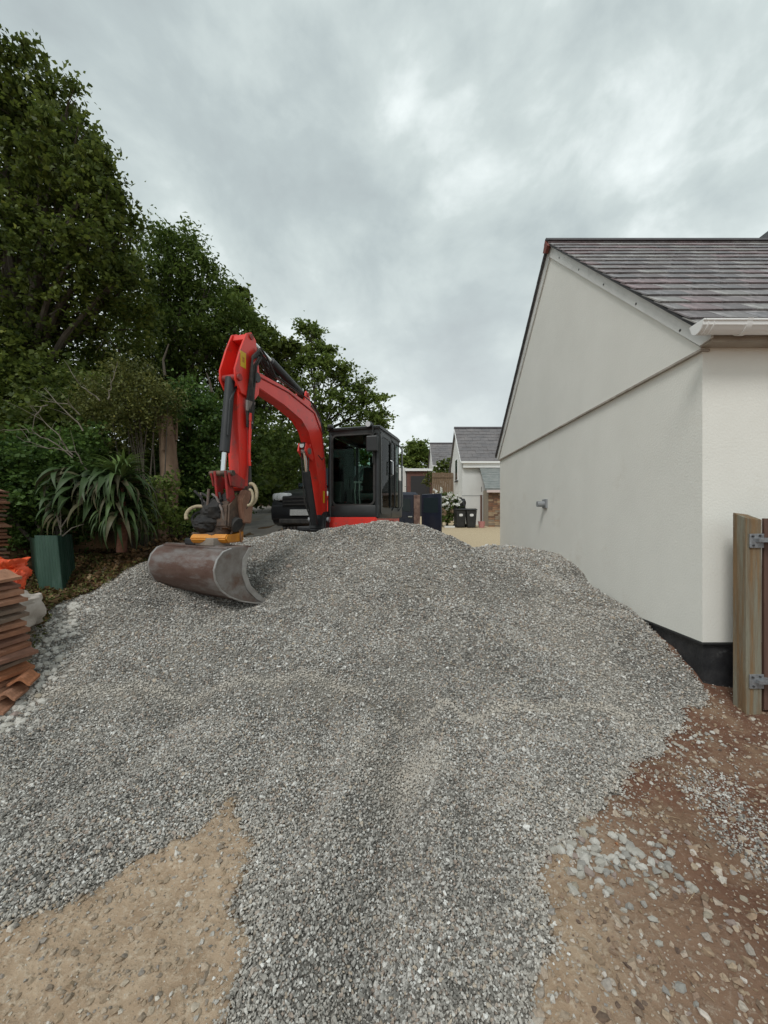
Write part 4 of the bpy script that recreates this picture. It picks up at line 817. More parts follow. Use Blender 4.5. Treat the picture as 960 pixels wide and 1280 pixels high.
# door: frame, glass, handle
dr = B(); oo = rrect(.15, X1-.03, Z0+.05, Z1-.10, .08); ii = rrect(.20, X1-.09, Z0+.16, Z1-.16, .07); n = len(oo)
dr.add([(x, Y1+.012, z) for x, z in oo]+[(x, Y1+.012, z) for x, z in ii]+[(x, Y1-.012, z) for x, z in oo]+[(x, Y1-.012, z) for x, z in ii], [(i, (i+1) % n, n+(i+1) % n, n+i) for i in range(n)]+[(2*n+i, 3*n+i, 3*n+(i+1) % n, 2*n+(i+1) % n) for i in range(n)]+[(i, 2*n+i, 2*n+(i+1) % n, (i+1) % n) for i in range(n)]+[(n+i, n+(i+1) % n, 3*n+(i+1) % n, 3*n+i) for i in range(n)])
door = ex(dr, 'door', Fr); b = B(); b.prism(rrect(.195, X1-.085, Z0+.155, Z1-.155, .07), Y1-.004, Y1+.004, 'y'); ex(b, 'door_glass', cglass, door)
b = B(); b.tube([(.22, Y1+.015, Z0+.75), (.22, Y1+.06, Z0+.77), (.22, Y1+.06, Z0+1.0), (.22, Y1+.015, Z0+1.02)], .012, 8); ex(b, 'handle', chrome, door)
# grab rails at the rear corner of the cab
for (x, yo) in ((.10, .055), (-.42, .06)):
    b = B(); b.tube([(x, Y1, Z1-.12), (x-.02, Y1+yo, Z1-.2), (x-.02, Y1+yo, Z0+1.0), (x-.02, Y1+yo, Z0+.22), (x, Y1, Z0+.12)], .016, 8); ex(b, 'grab_rail', mat('rail_grey', (.16, .165, .17), None, rough=.35) if x < 0 else Fr, smooth=True)
# rear cab tail (air intake panel)
b = B(); b.box((X0-.28, Y1-.36, Z0), (X0-.01, Y1-.02, Z0+.75), bev=.03); ex(b, 'rear_panel', Fr)
# interior
seat_m = mat('seat_vinyl', (.02, .02, .022), (.035, .035, .037), 8, .6)
b = B(); b.box((-.22, .34, Z0+.30), (.28, .82, Z0+.44), bev=.04); b.box((-.1, .42, Z0+.03), (.2, .74, Z0+.30)); seat = ex(b, 'seat', seat_m, smooth=True)
b = B(); M_ = Matrix.Translation((-.24, .58, Z0+.44)) @ Matrix.Rotation(math.radians(-10), 4, 'Y'); b.box((-.06, -.25, 0), (.06, .25, .55), M_, bev=.04); b.box((-.05, -.13, .56), (.05, .13, .78), M_, bev=.035); ex(b, 'backrest', seat_m, smooth=True)
for y in (.30, .86):
    b = B(); b.box((-.1, y-.06, Z0+.25), (.38, y+.06, Z0+.52), bev=.02); ex(b, 'armrest_console', seat_m)
    b = B(); b.tube([(.33, y, Z0+.5), (.37, y, Z0+.62), (.35, y, Z0+.72)], [.012, .014, .025], 8); ex(b, 'joystick', rub)
for y in (.50, .58):
    b = B(); b.tube([(.55, y, Z0+.03), (.62, y, Z0+.45), (.58, y, Z0+.62)], .010, 6); b.box((.54, y-.03, Z0+.60), (.60, y+.03, Z0+.63)); ex(b, 'travel_lever', mat('lever_grey', (.3, .3, .3), None, rough=.4))
b = B(); b.box((.60, .13, Z0+.25), (.75, .30, Z0+.62), bev=.02); ex(b, 'instrument_panel', seat_m)
b = B(); b.box((.69, .70, 2.12), (.76, .86, 2.32), bev=.02); ex(b, 'monitor', seat_m)
b = B(); M_ = Matrix.Translation((X1+.10, Y1-.10, 2.10)); b.box((-.03, -.10, -.12), (.03, .10, .14), M_, bev=.02); b.tube([(X1+.02, Y1-.02, 2.30), (X1+.10, Y1-.06, 2.29), (X1+.10, Y1-.10, 2.21)], .009, 6); ex(b, 'mirror', Fr)
b = B(); b.cyl((X1+.02, Y1-.17, Z1+.01), (X1+.10, Y1-.17, Z1+.005), .052, 18); lp = ex(b, 'work_lamp', Fr, smooth=True); b = B(); b.cyl((X1+.101, Y1-.17, Z1+.005), (X1+.106, Y1-.17, Z1+.005), .044, 18); ex(b, 'lens', mat('lamp_lens', (.55, .57, .58), None, rough=.15), lp)
b = B(); b.tube([(X1+.05, Y1-.10, Z1+.03), (X1+.055, Y1-.10, Z1-.2), (X1+.055, Y1-.10, Z0+.9)], .010, 6); ex(b, 'antenna_rod', Fr)
b = B(); b.box((X1+.0, Y0+.0, Z1-.02), (X1+.08, Y0+.10, Z1+.05), bev=.02); ex(b, 'work_lamp', Fr)
# swing post, boom foot
b = B(); b.prism([(.72, .50), (.98, .52), (1.08, .70), (1.05, .98), (.90, 1.00), (.78, .8)], -.15, .15, 'y', bev=.02); b.cyl((.86, 0, .42), (.86, 0, 1.0), .10, 16); ex(b, 'swing_post', blk)
b = B(); b.cyl((.99, -.19, .86), (.99, .19, .86), .045, 14); ex(b, 'pivot_pin', galv)
def bp(l): return [(FX+x, z) for x, z in l]
BM = bp([(-.07,.80),(-.09,1.2),(-.03,1.75),(.06,2.20),(.17,2.46),(.36,2.60),(.62,2.67),(1.3,2.70),(2.0,2.69),(2.07,2.62),(2.02,2.50),(1.3,2.45),(.80,2.37),(.58,2.23),(.40,1.90),(.22,1.4),(.07,.80)])
b = B(); b.prism(BM, -.088, .088, 'y', bev=.012); boom = ex(b, 'boom', red, smooth=True)
# side stiffener plates and edge flanges
for s_ in (-1, 1):
    b = B(); b.prism(bp([(.30,1.95),(.45,2.22),(.50,1.98),(.62,2.05),(.66,1.92),(.52,1.82),(.42,1.80)]), s_*.06-.012, s_*.06+.012, 'y', bev=.003); ex(b, 'ram_bracket', red, boom)
b = B(); b.tube([(FX-.05, .093, .95), (FX+.01, .093, 1.8), (FX+.14, .093, 2.30), (FX+.40, .093, 2.56), (FX+1.2, .093, 2.65), (FX+1.95, .093, 2.63)], .010, 6); ex(b, 'weld_flange', red2, boom)
for s_ in (-1, 1):
    b = B(); b.prism(bp([(.50,2.64),(.56,2.82),(.66,2.84),(.74,2.66)]), s_*.075-.012, s_*.075+.012, 'y', bev=.004); ex(b, 'lug', red, boom)
b = B(); b.cyl((FX+.61, -.10, 2.79), (FX+.61, .10, 2.79), .035, 12); ex(b, 'pin', red2, boom)
b = B(); b.box((FX+.02, .089, 1.14), (FX+.08, .092, 1.34)); ex(b, 'warning_decal', yel, boom)
# boom ram under the boom
b = B(); b.cyl((FX+.22, 0, .78), (FX+.50, 0, 1.62), .062, 16); rm = ex(b, 'boom_ram', blk, smooth=True); b = B(); b.cyl((FX+.50, 0, 1.62), (FX+.56, 0, 1.92), .033, 12); ex(b, 'rod', chrome, rm, smooth=True)
b = B(); b.cyl((FX+.55, -.09, 1.93), (FX+.55, .09, 1.93), .05, 14); ex(b, 'rod_eye', steel, rm)
b = B(); b.cyl((FX+.565, .0, 2.03), (FX+.64, .0, 2.01), .045, 14); lw_ = ex(b, 'boom_lamp', Fr, smooth=True); b = B(); b.cyl((FX+.641, .0, 2.01), (FX+.646, .0, 2.01), .038, 14); ex(b, 'lens', mat('boom_lens', (.6, .62, .62), None, rough=.15), lw_)
# dipper ram along the top of the boom
b = B(); b.cyl((FX+.61, 0, 2.79), (FX+1.50, 0, 2.985), .055, 16); dm = ex(b, 'dipper_ram', blk, smooth=True); b = B(); b.cyl((FX+1.50, 0, 2.985), (FX+2.02, 0, 3.09), .03, 12); ex(b, 'rod', chrome, dm, smooth=True)
# hoses along boom
for k, (yo, zo) in enumerate(((.03, .03), (.06, .035), (.085, .02), (-.05, .03))):
    b = B(); b.tube([(FX+.05, yo, 2.30+zo), (FX+.20, yo, 2.56+zo), (FX+.45, yo, 2.69+zo), (FX+.9, yo, 2.73+zo), (FX+1.5, yo, 2.76+zo), (FX+1.85, yo+.02, 2.86+zo), (FX+1.96, .13+.012*k, 2.84), (FX+2.07, .14+.012*k, 2.70), (FX+2.12, .135+.012*k, 2.35), (FX+2.10, .13, 2.0)], .0105 if k else .013, 7); ex(b, 'hose', steel if k < 2 else rub, smooth=True)
b = B(); b.tube([(FX-.13, .05, 1.0), (FX-.06, .05, 1.75), (FX+.03, .05, 2.22), (FX+.05, .04, 2.32)], .014, 7); ex(b, 'hose', rub, smooth=True)
b = B(); b.tube([(FX+.10, .115, 1.9), (FX+.2, .13, 1.84), (FX+.32, .12, 1.9)], .008, 6); ex(b, 'hose', rub, smooth=True)
for k in range(3):
    b = B(); b.tube([(FX+.58-.02*k, -.04+.05*k, 1.9), (FX+.50, -.06+.05*k, 1.5), (FX+.46-.06*k, -.05+.04*k, 1.15), (FX+.25, -.05+.04*k, .85)], .011, 6); ex(b, 'hose', rub, smooth=True)
for k in range(4):
    b = B(); b.tube([(FX+1.55, .02+.03*k, 2.74), (FX+1.80, .05+.03*k, 2.84+.02*k), (FX+1.96, .115+.014*k, 2.86+.03*k), (FX+2.08+.02*k, .125+.014*k, 2.78), (FX+2.13+.01*k, .125+.014*k, 2.52), (FX+2.18-.03*k, .12+.010*k, 2.25), (FX+2.16-.03*k, .11, 1.95)], .0135, 7); ex(b, 'hose', rub, smooth=True)
    b = B(); b.cyl((FX+2.18-.03*k, .12+.010*k, 2.26), (FX+2.17-.03*k, .115, 2.14), .019, 8); ex(b, 'hose_fitting', steel, smooth=True)
# dipper
DP = bp([(2.00,3.06),(2.10,3.10),(2.18,3.06),(2.27,2.84),(2.36,2.56),(2.35,2.44),(2.29,2.34),(2.28,1.9),(2.25,1.24),(2.18,1.18),(2.08,1.20),(2.03,1.9),(1.93,2.36),(1.90,2.58)])
b = B()
for s_ in (-1, 1): b.prism(bp([(1.99,3.04),(2.08,3.10),(2.17,3.05),(2.27,2.84),(2.38,2.56),(2.37,2.44),(2.27,2.32),(2.02,2.30),(1.93,2.40),(1.90,2.60)]), s_*.098-.012, s_*.098+.012, 'y', bev=.004)
b.prism(bp([(1.97,2.95),(2.05,3.0),(2.16,2.6),(2.14,2.30),(2.02,2.28),(1.92,2.5)]), -.087, .087, 'y')
dip = ex(b, 'dipper', red, smooth=True)
b = B(); b.prism(bp([(2.02,2.97),(2.17,2.98),(2.15,3.05),(2.07,3.085),(2.00,3.03)]), -.087, .087, 'y', bev=.006); ex(b, 'head_plate', red, dip)
b = B(); b.prism(bp([(1.95,2.38),(2.28,2.38),(2.28,1.9),(2.24,1.24),(2.17,1.18),(2.08,1.20),(2.03,1.9)]), -.076, .076, 'y', bev=.010); ex(b, 'dipper_beam', red, dip, smooth=True)
b = B(); b.cyl((FX+2.01, -.15, 2.58), (FX+2.01, .15, 2.58), .06, 18); ex(b, 'pin', blk, dip, smooth=True)
for s_ in (-1, 1): b = B(); b.cyl((FX+2.09, s_*.110, 3.04), (FX+2.09, s_*.124, 3.04), .035, 14); ex(b, 'pin_cap', red2, dip)
b = B(); b.cyl((FX+2.32, -.135, 2.48), (FX+2.32, .135, 2.48), .04, 14); ex(b, 'pin', red2, dip)
b = B(); b.box((FX+2.19, .1105, 2.62), (FX+2.29, .1135, 2.80)); dc = ex(b, 'warning_decal', yel, dip); b = B(); b.box((FX+2.22, .114, 2.68), (FX+2.26, .115, 2.74)); ex(b, 'print_mark', orng, dc)
# bucket ram
b = B(); b.cyl((FX+2.32, 0, 2.48), (FX+2.42, 0, 1.62), .055, 16); kr = ex(b, 'bucket_ram', blk, smooth=True); b = B(); b.cyl((FX+2.42, 0, 1.62), (FX+2.45, 0, 1.36), .028, 12); ex(b, 'rod', chrome, kr, smooth=True)
b = B(); b.tube([(FX+2.27, .045, 2.40), (FX+2.40, .06, 2.2), (FX+2.44, .06, 1.8)], .012, 6); ex(b, 'ram_pipe', blk, kr)
# red service pipes down the left flank of the dipper
for k, yo in enumerate((.10, .125)):
    b = B(); b.tube([(FX+2.10+.03*k, yo, 2.05), (FX+2.11+.03*k, yo, 1.6), (FX+2.10+.03*k, yo, 1.5)], .015, 8); b.cyl((FX+2.10+.03*k, yo, 2.03), (FX+2.10+.03*k, yo, 2.12), .021, 8); ex(b, 'service_pipe', red, dip, smooth=True)
    b = B(); b.tube([(FX+2.10+.03*k, yo, 1.5), (FX+2.13, yo+.01, 1.3), (FX+2.16, yo+.03, 1.10), (FX+2.25, yo+.02, .98)], .013, 7); ex(b, 'hose', rub, dip, smooth=True)
# linkage
for s_ in (-1, 1):
    b = B(); b.prism(bp([(2.42,1.40),(2.50,1.38),(2.46,1.24),(2.24,1.22),(2.22,1.32)]), s_*.115-.014, s_*.115+.014, 'y', bev=.004); ex(b, 'link', red2, smooth=True)
    b = B(); b.prism(bp([(2.41,1.41),(2.50,1.40),(2.46,1.10),(2.38,.98),(2.33,1.02)]), s_*.07-.016, s_*.07+.016, 'y', bev=.004); ex(b, 'tipping_link', red2)
b = B(); b.cyl((FX+2.46, -.15, 1.38), (FX+2.46, .15, 1.38), .032, 12); b.cyl((FX+2.16, -.14, 1.22), (FX+2.16, .14, 1.22), .042, 14); ex(b, 'link_pins', grease, smooth=True)
# tiltrotator: upper bracket, ram housings, wrapped hoses, rotor, orange hitch frame
TR = EXI @ Vector((-1.99, 4.58, 1.40)); tx, ty, tz_ = TR
b = B(); b.prism([(tx-.20, tz_+.42), (tx-.02, tz_+.48), (tx+.13, tz_+.36), (tx+.15, tz_+.1), (tx-.14, tz_+.04), (tx-.22, tz_+.2)], ty-.02, ty+.24, 'y', bev=.02); tr_ = ex(b, 'tiltrotator', grease, smooth=True)
b = B(); b.prism([(tx-.26, tz_+.50), (tx-.10, tz_+.53), (tx-.02, tz_+.42), (tx-.06, tz_+.15), (tx-.2, tz_+.14)], ty+.22, ty+.30, 'y', bev=.01); ex(b, 'side_plate', mat('rust_plate', (.20, .095, .06), (.28, .15, .10), 8, .7, .3), tr_)
b = B(); b.cyl((tx, ty-.16, tz_+.30), (tx, ty+.26, tz_+.12), .085, 16); ex(b, 'tilt_ram', rub, tr_, smooth=True)
b = B(); b.cyl((tx-.02, ty, tz_+.12), (tx-.02, ty, tz_-.02), .17, 26); ex(b, 'rotor', grease, tr_, smooth=True)
from mathutils import noise as mno
for k, (dx, dy, dz, sx_, sy_, sz_) in enumerate(((.06, .02, .28, .15, .17, .15), (.10, -.06, .14, .15, .16, .12), (-.02, .10, .38, .12, .13, .12))):
    bb = bmesh.new(); bmesh.ops.create_icosphere(bb, subdivisions=4, radius=1)
    for v in bb.verts:
        p = v.co.copy(); fo = abs(math.sin(p.z*9+p.y*3+k*2+mno.noise(p*2)*3)); v.co = Vector((p.x*sx_, p.y*sy_, p.z*sz_))*(1+.16*mno.noise(p*2.2+Vector((k*7, 0, 0)))-.10*(1-fo)); v.co += Vector((tx+dx, ty+dy, tz_+dz))
    b = B(); b.bm.free(); b.bm = bb; ex(b, 'hose_wrap', mat('wrap_fabric', (.012, .012, .013), (.03, .027, .025), 10, .8, .5, 60), tr_, smooth=True)
rr = random.Random(4)
for k in range(7):
    b = B(); q = [Vector((tx+rr.uniform(.05, .2), ty+rr.uniform(-.2, .2), tz_+.5-.13*j_+rr.uniform(-.03, .03))) for j_ in range(4)]
    q = [q[0]] + [q[i_].lerp(q[i_+1], .5) for i_ in range(3)] + [q[3]]
    b.tube(q, .014, 7); ex(b, 'hose', rub if k % 3 else steel, tr_, smooth=True)
b = B(); M_ = Matrix.Translation((tx+.0, ty+.02, tz_-.02)) @ Matrix.Rotation(.15, 4, 'Z'); b.prism([(-.14, -.05), (.22, -.05), (.26, .0), (.22, .05), (.08, .03), (-.14, .08)], -.20, .22, 'y', M_, bev=.012); ex(b, 'hitch_frame', orng, tr_, smooth=True)
cr = EXW.inverted()
def loop(pts_, r, name='hose_loop', m=beige):
    b = B(); b.tube(pts_, r, 8); b.bm.transform(EXI); ex(b, name, m, tr_, smooth=True)
def arc3(c, rx, rz, a0, a1, n, dy=0): return [Vector((c.x+rx*math.cos(a0+(a1-a0)*k/n), c.y+dy*k/n, c.z+rz*math.sin(a0+(a1-a0)*k/n))) for k in range(n+1)]
loop(arc3(P(246, 644, 4.4), .125, .10, 3.6, .2, 14, .1), .020); loop(arc3(P(248, 648, 4.45), .08, .07, 3.9, .3, 10, .1), .015, m=rub)
loop(arc3(P(314, 618, 4.55), .07, .12, 1.8, -1.6, 12, -.05), .020); loop(arc3(P(312, 622, 4.5), .045, .09, 1.6, -1.8, 12, -.05), .015)
b = B(); b.tube([P(297, 650, 4.6), P(300, 668, 4.6), P(302, 678, 4.6)], .012, 6); b.bm.transform(EXI); ex(b, 'hydraulic_spike', mat('wood_brown', (.28, .14, .07)), tr_)
b = B(); b.tube([P(296, 648, 4.5), P(291, 662, 4.5), P(286, 674, 4.5)], .010, 6); b.bm.transform(EXI); ex(b, 'safety_rod', steel, tr_)
# bucket (its frame: +x along the width toward the camera side, +y the open side)
th = math.atan2(-.963, -.27); aw = math.radians(-32); BL = EXI @ Vector((-2.255, 4.5, .76))
bk = bpy.data.objects.new('bucket', None)
prof = [(.02,.55),(-.08,.52),(-.15,.44),(-.185,.33),(-.17,.22),(-.11,.11),(-.01,.02),(.14,-.06),(.33,-.12),(.54,-.16)]
Wb = .65; b = B(); thk = .016
rows = [[(-Wb, u, w) for u, w in prof], [(Wb, u, w) for u, w in prof]]
pin = [(u+(.016 if w > .06 else .0), w+(.016 if w < .2 else 0)) for u, w in prof]
b.prism(prof+list(reversed(pin)), -Wb, Wb, 'x')
bme = B(); bme.bm.free(); bme.bm = b.bm
bk = bme.obj('bucket', rust, EX, smooth=True, label='rusty grading bucket resting lip down on the gravel'); bk.location = BL+Vector((.05*math.cos(aw-th), .05*math.sin(aw-th), .015)); bk.scale = (.93, .97, .93); bk.rotation_euler = (0, 0, aw-th)
sp_ = prof+[(.40,-.04),(.27,.10),(.205,.26),(.22,.42),(.31,.55)]
bright = mat('scraped_steel', (.46, .45, .44), (.32, .30, .285), 9, .35, .2, 60, metal=.5)
for x in (-Wb-.018, Wb): b = B(); b.prism(sp_, x, x+.018, 'x'); sdp = b.obj('side_plate', steel, bk)
for x in (-Wb-.03, Wb+.001): 
    b = B(); e1 = [(.31,.55),(.22,.42),(.205,.26),(.27,.10),(.40,-.04),(.54,-.16)]; e2 = [(.25,.55),(.165,.42),(.15,.25),(.22,.06),(.35,-.075),(.48,-.155)]; b.prism(e1+list(reversed(e2)), x, x+.03, 'x'); b.obj('edge_flange', bright, bk)
b = B(); b.prism([(.40,-.145),(.56,-.185),(.56,-.17),(.40,-.115)], -Wb-.02, Wb+.02, 'x'); b.obj('cutting_edge', bright, bk)
b = B(); rr_ = prof[:]; 
b.tube([(Wb+.022, u, w) for u, w in prof], .010, 6); b.tube([(-Wb-.022, u, w) for u, w in prof], .010, 6); b.obj('rim', bright, bk, smooth=True)
b = B(); b.box((-Wb, -.02, .54), (Wb, .30, .565), bev=.006); b.obj('top_plate', rust, bk)
b = B(); b.box((-Wb+.02, .0, .565), (Wb-.1, .04, .578)); b.obj('top_rib', steel, bk)
b = B(); b.box((.05, -.02, .566), (.40, .20, .66), bev=.012); b.obj('hitch_block', mat('hitch_grey', (.20, .17, .145), (.28, .24, .20), 8, .6, .3), bk)
b = B(); b.box((-.18, -.02, .566), (.04, .18, .65), bev=.02); b.obj('hitch_clamp', blk, bk)
b = B(); b.box((-.10, .02, .62), (.32, .16, .72), bev=.015); b.obj('adapter', grease, bk)

# ------------------------------------------------------------ vehicles behind
def wheel(parent, x, y, z, r, w):
    b = B(); b.cyl((x, y-w/2, z), (x, y+w/2, z), r, 22); wh = b.obj('wheel', rub, parent, smooth=True)
    b = B(); b.cyl((x, y-w/2-.006, z), (x, y+w/2+.006, z), r*.62, 18); b.obj('rim', mat('alloy', (.05, .05, .052), None, metal=.3, rough=.5), wh, smooth=True)
carp = mat('black_car_paint', (.008, .009, .011), (.012, .013, .015), 4, .35, coat=.25)
navy = mat('navy_van_paint', (.010, .013, .028), (.014, .018, .034), 4, .35, coat=.3)
dglass = mat('car_glass', (.02, .03, .035), None, rough=.08)
V = thing('parked_car', 'black car facing left with pale headlight seen under the digger boom', 'car', (-1.25, 11.35, 1.15), math.radians(-116)); V.scale = (1.0, 1.05, 1.3)
def carbody(V, L0, Wd, paint, sill=.28, profile=None, cabin=None, cw=.86):
    b = B(); b.prism(profile, -Wd/2, Wd/2, 'y', bev=.05); bd = b.obj('body', paint, V, smooth=True)
    b = B(); n = len(cabin); v = b.add([(x, -Wd/2*(.97 if z < 1.1 else cw), z) for x, z in cabin]+[(x, Wd/2*(.97 if z < 1.1 else cw), z) for x, z in cabin], [tuple(range(n)), tuple(range(2*n-1, n-1, -1))]+[(i, i+n, (i+1) % n+n, (i+1) % n) for i in range(n)])
    bmesh.ops.bevel(b.bm, geom=list(b.bm.edges), offset=.04, segments=2, affect='EDGES'); b.obj('cabin', paint, V, smooth=True); return bd
carbody(V, 4.2, 1.76, carp, profile=[(-1.5,.25),(1.95,.20),(2.10,.30),(2.13,.52),(2.07,.68),(1.92,.80),(1.6,.88),(1.1,.96),(-1.35,1.0),(-1.5,.8)], cabin=[(1.15,.93),(.45,1.40),(.2,1.45),(-.95,1.44),(-1.4,.95)])
b = B()
b.add([(1.14,-.78,.99),(1.14,.78,.99),(.50,.68,1.40),(.50,-.68,1.40)], [(0,1,2,3)], Matrix.Translation((.03, 0, .01))); b.obj('windscreen', dglass, V)
for s_ in (-1, 1):
    b = B(); b.add([(.95, s_*.865, 1.01), (-1.2, s_*.865, 1.01), (-.95, s_*.785, 1.38), (.45, s_*.785, 1.38)], [(0, 1, 2, 3)]); b.obj('side_window', dglass, V)
    b = B(); M_ = Matrix.Translation((1.97, s_*.66, .74)) @ Matrix.Rotation(s_*.45, 4, 'Z'); b.box((-.20, -.27, -.06), (.12, .20, .085), M_, bev=.04); hl = b.obj('headlight', mat('headlight_glass', (.70, .73, .74), (.40, .42, .43), 9, .12), V, smooth=True)
    b = B(); b.cyl((2.075, s_*.62, .74), (2.09, s_*.61, .74), .06, 16); b.obj('bulb', chrome, hl, smooth=True)
    b = B(); b.box((.75, s_*.89-.05, .98), (.92, s_*.89+.1*s_, 1.10), bev=.03); b.obj('mirror', carp, V)
    for x in (1.35, -.85): wheel(V, x, s_*.80, .31, .32, .2)
b = B(); b.box((2.05, -.50, .56), (2.135, .50, .76), bev=.02); gr_ = b.obj('grille', mat('grille_black', (.008, .008, .009), None, rough=.5), V)
for k in range(3): b = B(); b.box((2.136, -.46, .595+k*.06), (2.148, .46, .61+k*.06)); b.obj('grille_bar', rub, gr_)
b = B(); b.box((2.10, -.26, .40), (2.145, .26, .51)); b.obj('number_plate', mat('plate_white', (.42, .43, .42), (.30, .31, .31), 30, .5), V)
b = B(); b.box((1.98, -.6, .25), (2.13, .6, .34), bev=.02); b.obj('lower_intake', rub, V)
# navy van further right, rear door open
vz = tz(.6, 13.2); V = thing('parked_van', 'navy van with its rear door swung open behind the cab', 'van', (-.40, 16.4, vz+.02), math.radians(104))
def vb(n, m, *boxes, bev=.02, **k):
    b = B()
    for a in boxes: b.box(*a)
    if bev: bmesh.ops.bevel(b.bm, geom=list(b.bm.edges), offset=bev, segments=2, affect='EDGES')
    return b.obj(n, m, V, **k)
b = B(); n = 12; pf = [(-2.3,.3),(2.2,.28),(2.35,.5),(2.28,.95),(1.55,1.15),(1.0,1.82),(.7,1.92),(-2.2,1.95),(-2.32,1.8)]
v = b.add([(x, -.92*(1 if z < 1.2 else .90), z) for x, z in pf]+[(x, .92*(1 if z < 1.2 else .90), z) for x, z in pf], [tuple(range(9)), tuple(range(17, 8, -1))]+[(i, i+9, (i+1) % 9+9, (i+1) % 9) for i in range(9)])
bmesh.ops.bevel(b.bm, geom=list(b.bm.edges), offset=.06, segments=3, affect='EDGES'); b.obj('body', navy, V, smooth=True)
for s_ in (-1, 1):
    b = B(); b.add([(-2.05, s_*.918, 1.18), (-.55, s_*.918, 1.18), (-.55, s_*.868, 1.72), (-2.05, s_*.868, 1.72)], [(0, 1, 2, 3)]); b.obj('side_window', dglass, V)
    for x in (1.45, -1.45): wheel(V, x, s_*.82, .32, .33, .2)
    b = B(); b.box((-2.1, s_*.93-.01, .80), (1.6, s_*.93+.01, .86)); b.obj('side_moulding', rub, V)
    b = B(); b.box((-.35, s_*.935-.015, 1.02), (-.17, s_*.935+.02, 1.06), bev=.005); b.obj('door_handle', chrome, V)
b = B(); b.add([(1.52,-.80,1.20),(1.52,.80,1.20),(1.05,.74,1.76),(1.05,-.74,1.76)], [(0,1,2,3)], Matrix.Translation((.03, 0, .02))); b.obj('windscreen', dglass, V)
M_ = Matrix.Translation((-2.35, -.93, 0)) @ Matrix.Rotation(math.radians(32), 4, 'Z')
b = B(); b.box((-.88, -.035, .42), (0, .035, 1.86), M_, bev=.03); dr_ = b.obj('rear_door', navy, V, smooth=True); b = B(); b.box((-.76, .036, 1.2), (-.1, .040, 1.72), M_); b.box((-.76, -.040, 1.2), (-.1, -.036, 1.72), M_); b.obj('door_window', dglass, dr_)
b = B(); b.box((-.80, -.042, .50), (-.08, -.036, .62), M_); b.obj('door_trim', mat('door_trim', (.25, .12, .10), None), dr_)
for s_ in (1,): b = B(); b.box((-2.345, s_*.86-.06, .75), (-2.30, s_*.86+.06, 1.25), bev=.01); b.obj('tail_light', mat('tail_red', (.35, .02, .02), None, rough=.3), V)
b = B(); b.box((-2.36, -.62, .42), (-2.335, .84, 1.84), bev=.01); dr_ = b.obj('closed_rear_door', navy, V)
b = B(); b.box((-2.372, -.50, 1.25), (-2.361, .72, 1.70), bev=.004); b.obj('door_window', dglass, dr_); b = B(); b.box((-2.39, -.56, 1.04), (-2.361, -.40, 1.08), bev=.004); b.obj('handle', chrome, dr_)
b = B(); b.box((-2.35, -.86, .42), (-2.335, -.63, 1.84)); b.obj('load_bay', mat('bay', (.10, .05, .04), (.30, .20, .16), 5), V)

# ------------------------------------------------------------ far buildings
white_r = mat('white_render', (.74, .735, .71), (.68, .675, .65), 1.2, .9, .2, 30, spec=.2)
slate_f = mat('far_slate', (.13, .125, .13), (.19, .175, .175), 1.6, .7, .5, 10, c3=(.10, .085, .08), s3=.9, stretch=(1, 1, 3))
def gabled(name, label, x0, x1, y0, y1, z0, ze, zr, wallm, roofm, ov=.12, windows=(), course=.35, piece=.5):
    t = thing(name, label, 'house', (x0, y0, z0)); ym = (y0+y1)/2
    b = B(); b.prism([(y0, z0-.5), (y1, z0-.5), (y1, ze), (ym, zr-.12), (y0, ze)], x0, x1, 'x'); b.obj('wall', wallm, t, world=True)
    sl_ = (zr-ze)/(ym-y0); b = B(); b.prism([(y0-.25, ze-.25*sl_), (ym, zr), (y1+.25, ze-.25*sl_), (y1+.25, ze-.25*sl_-.10), (ym, zr-.12), (y0-.25, ze-.25*sl_-.10)], x0-ov, x1+ov, 'x'); rf_ = b.obj('roof', roofm, t, world=True)
    a = math.atan2(zr-ze, ym-y0); Ls = math.hypot(zr-ze+.25*sl_, ym-y0+.25); nn = int(Ls/course); b = B(); rr = random.Random(3)
    for c in range(nn):
        s0 = c*course; M_ = Matrix.Translation((0, y0-.25+s0*math.cos(a), ze-.25*sl_+s0*math.sin(a))) @ Matrix.Rotation(a-.04, 4, 'X'); x = x0-ov-(piece/2 if c % 2 else 0)
        while x < x1+ov: b.box((max(x, x0-ov), 0, .0), (min(x+piece-.01, x1+ov), course*1.15, .03+rr.uniform(0, .012)), M_); x += piece
    b.obj('slates', roofm, rf_, world=True, kind='stuff')
    b = B(); b.prism([(ym-.15, zr-.06), (ym, zr+.08), (ym+.15, zr-.06)], x0-ov-.02, x1+ov, 'x'); b.obj('ridge', rd, rf_, world=True)
    b = B(); b.prism([(y0-.26, ze-.25*sl_-.05), (ym, zr-.03), (ym, zr-.25), (y0-.1, ze-.25*sl_-.17)], x0-ov-.02, x0-ov+.02, 'x'); b.obj('barge_board', white_pvc, t, world=True)
    b = B(); b.box((x0-ov, y0-.36, ze-.25*sl_-.13), (x1+ov, y0-.24, ze-.25*sl_-.01)); b.obj('gutter', white_pvc, t, world=True)
    b = B(); b.box((x0, y0-.24, ze-.25*sl_-.38), (x1+ov, y0-.22, ze-.25*sl_-.12)); b.obj('fascia', white_pvc, t, world=True)
    return t
HB = gabled('white_house', 'white rendered two storey house with grey slate roof beyond the bins', 4.22, 9.5, 24.0, 28.6, 1.15, 5.25, 7.55, white_r, slate_f)
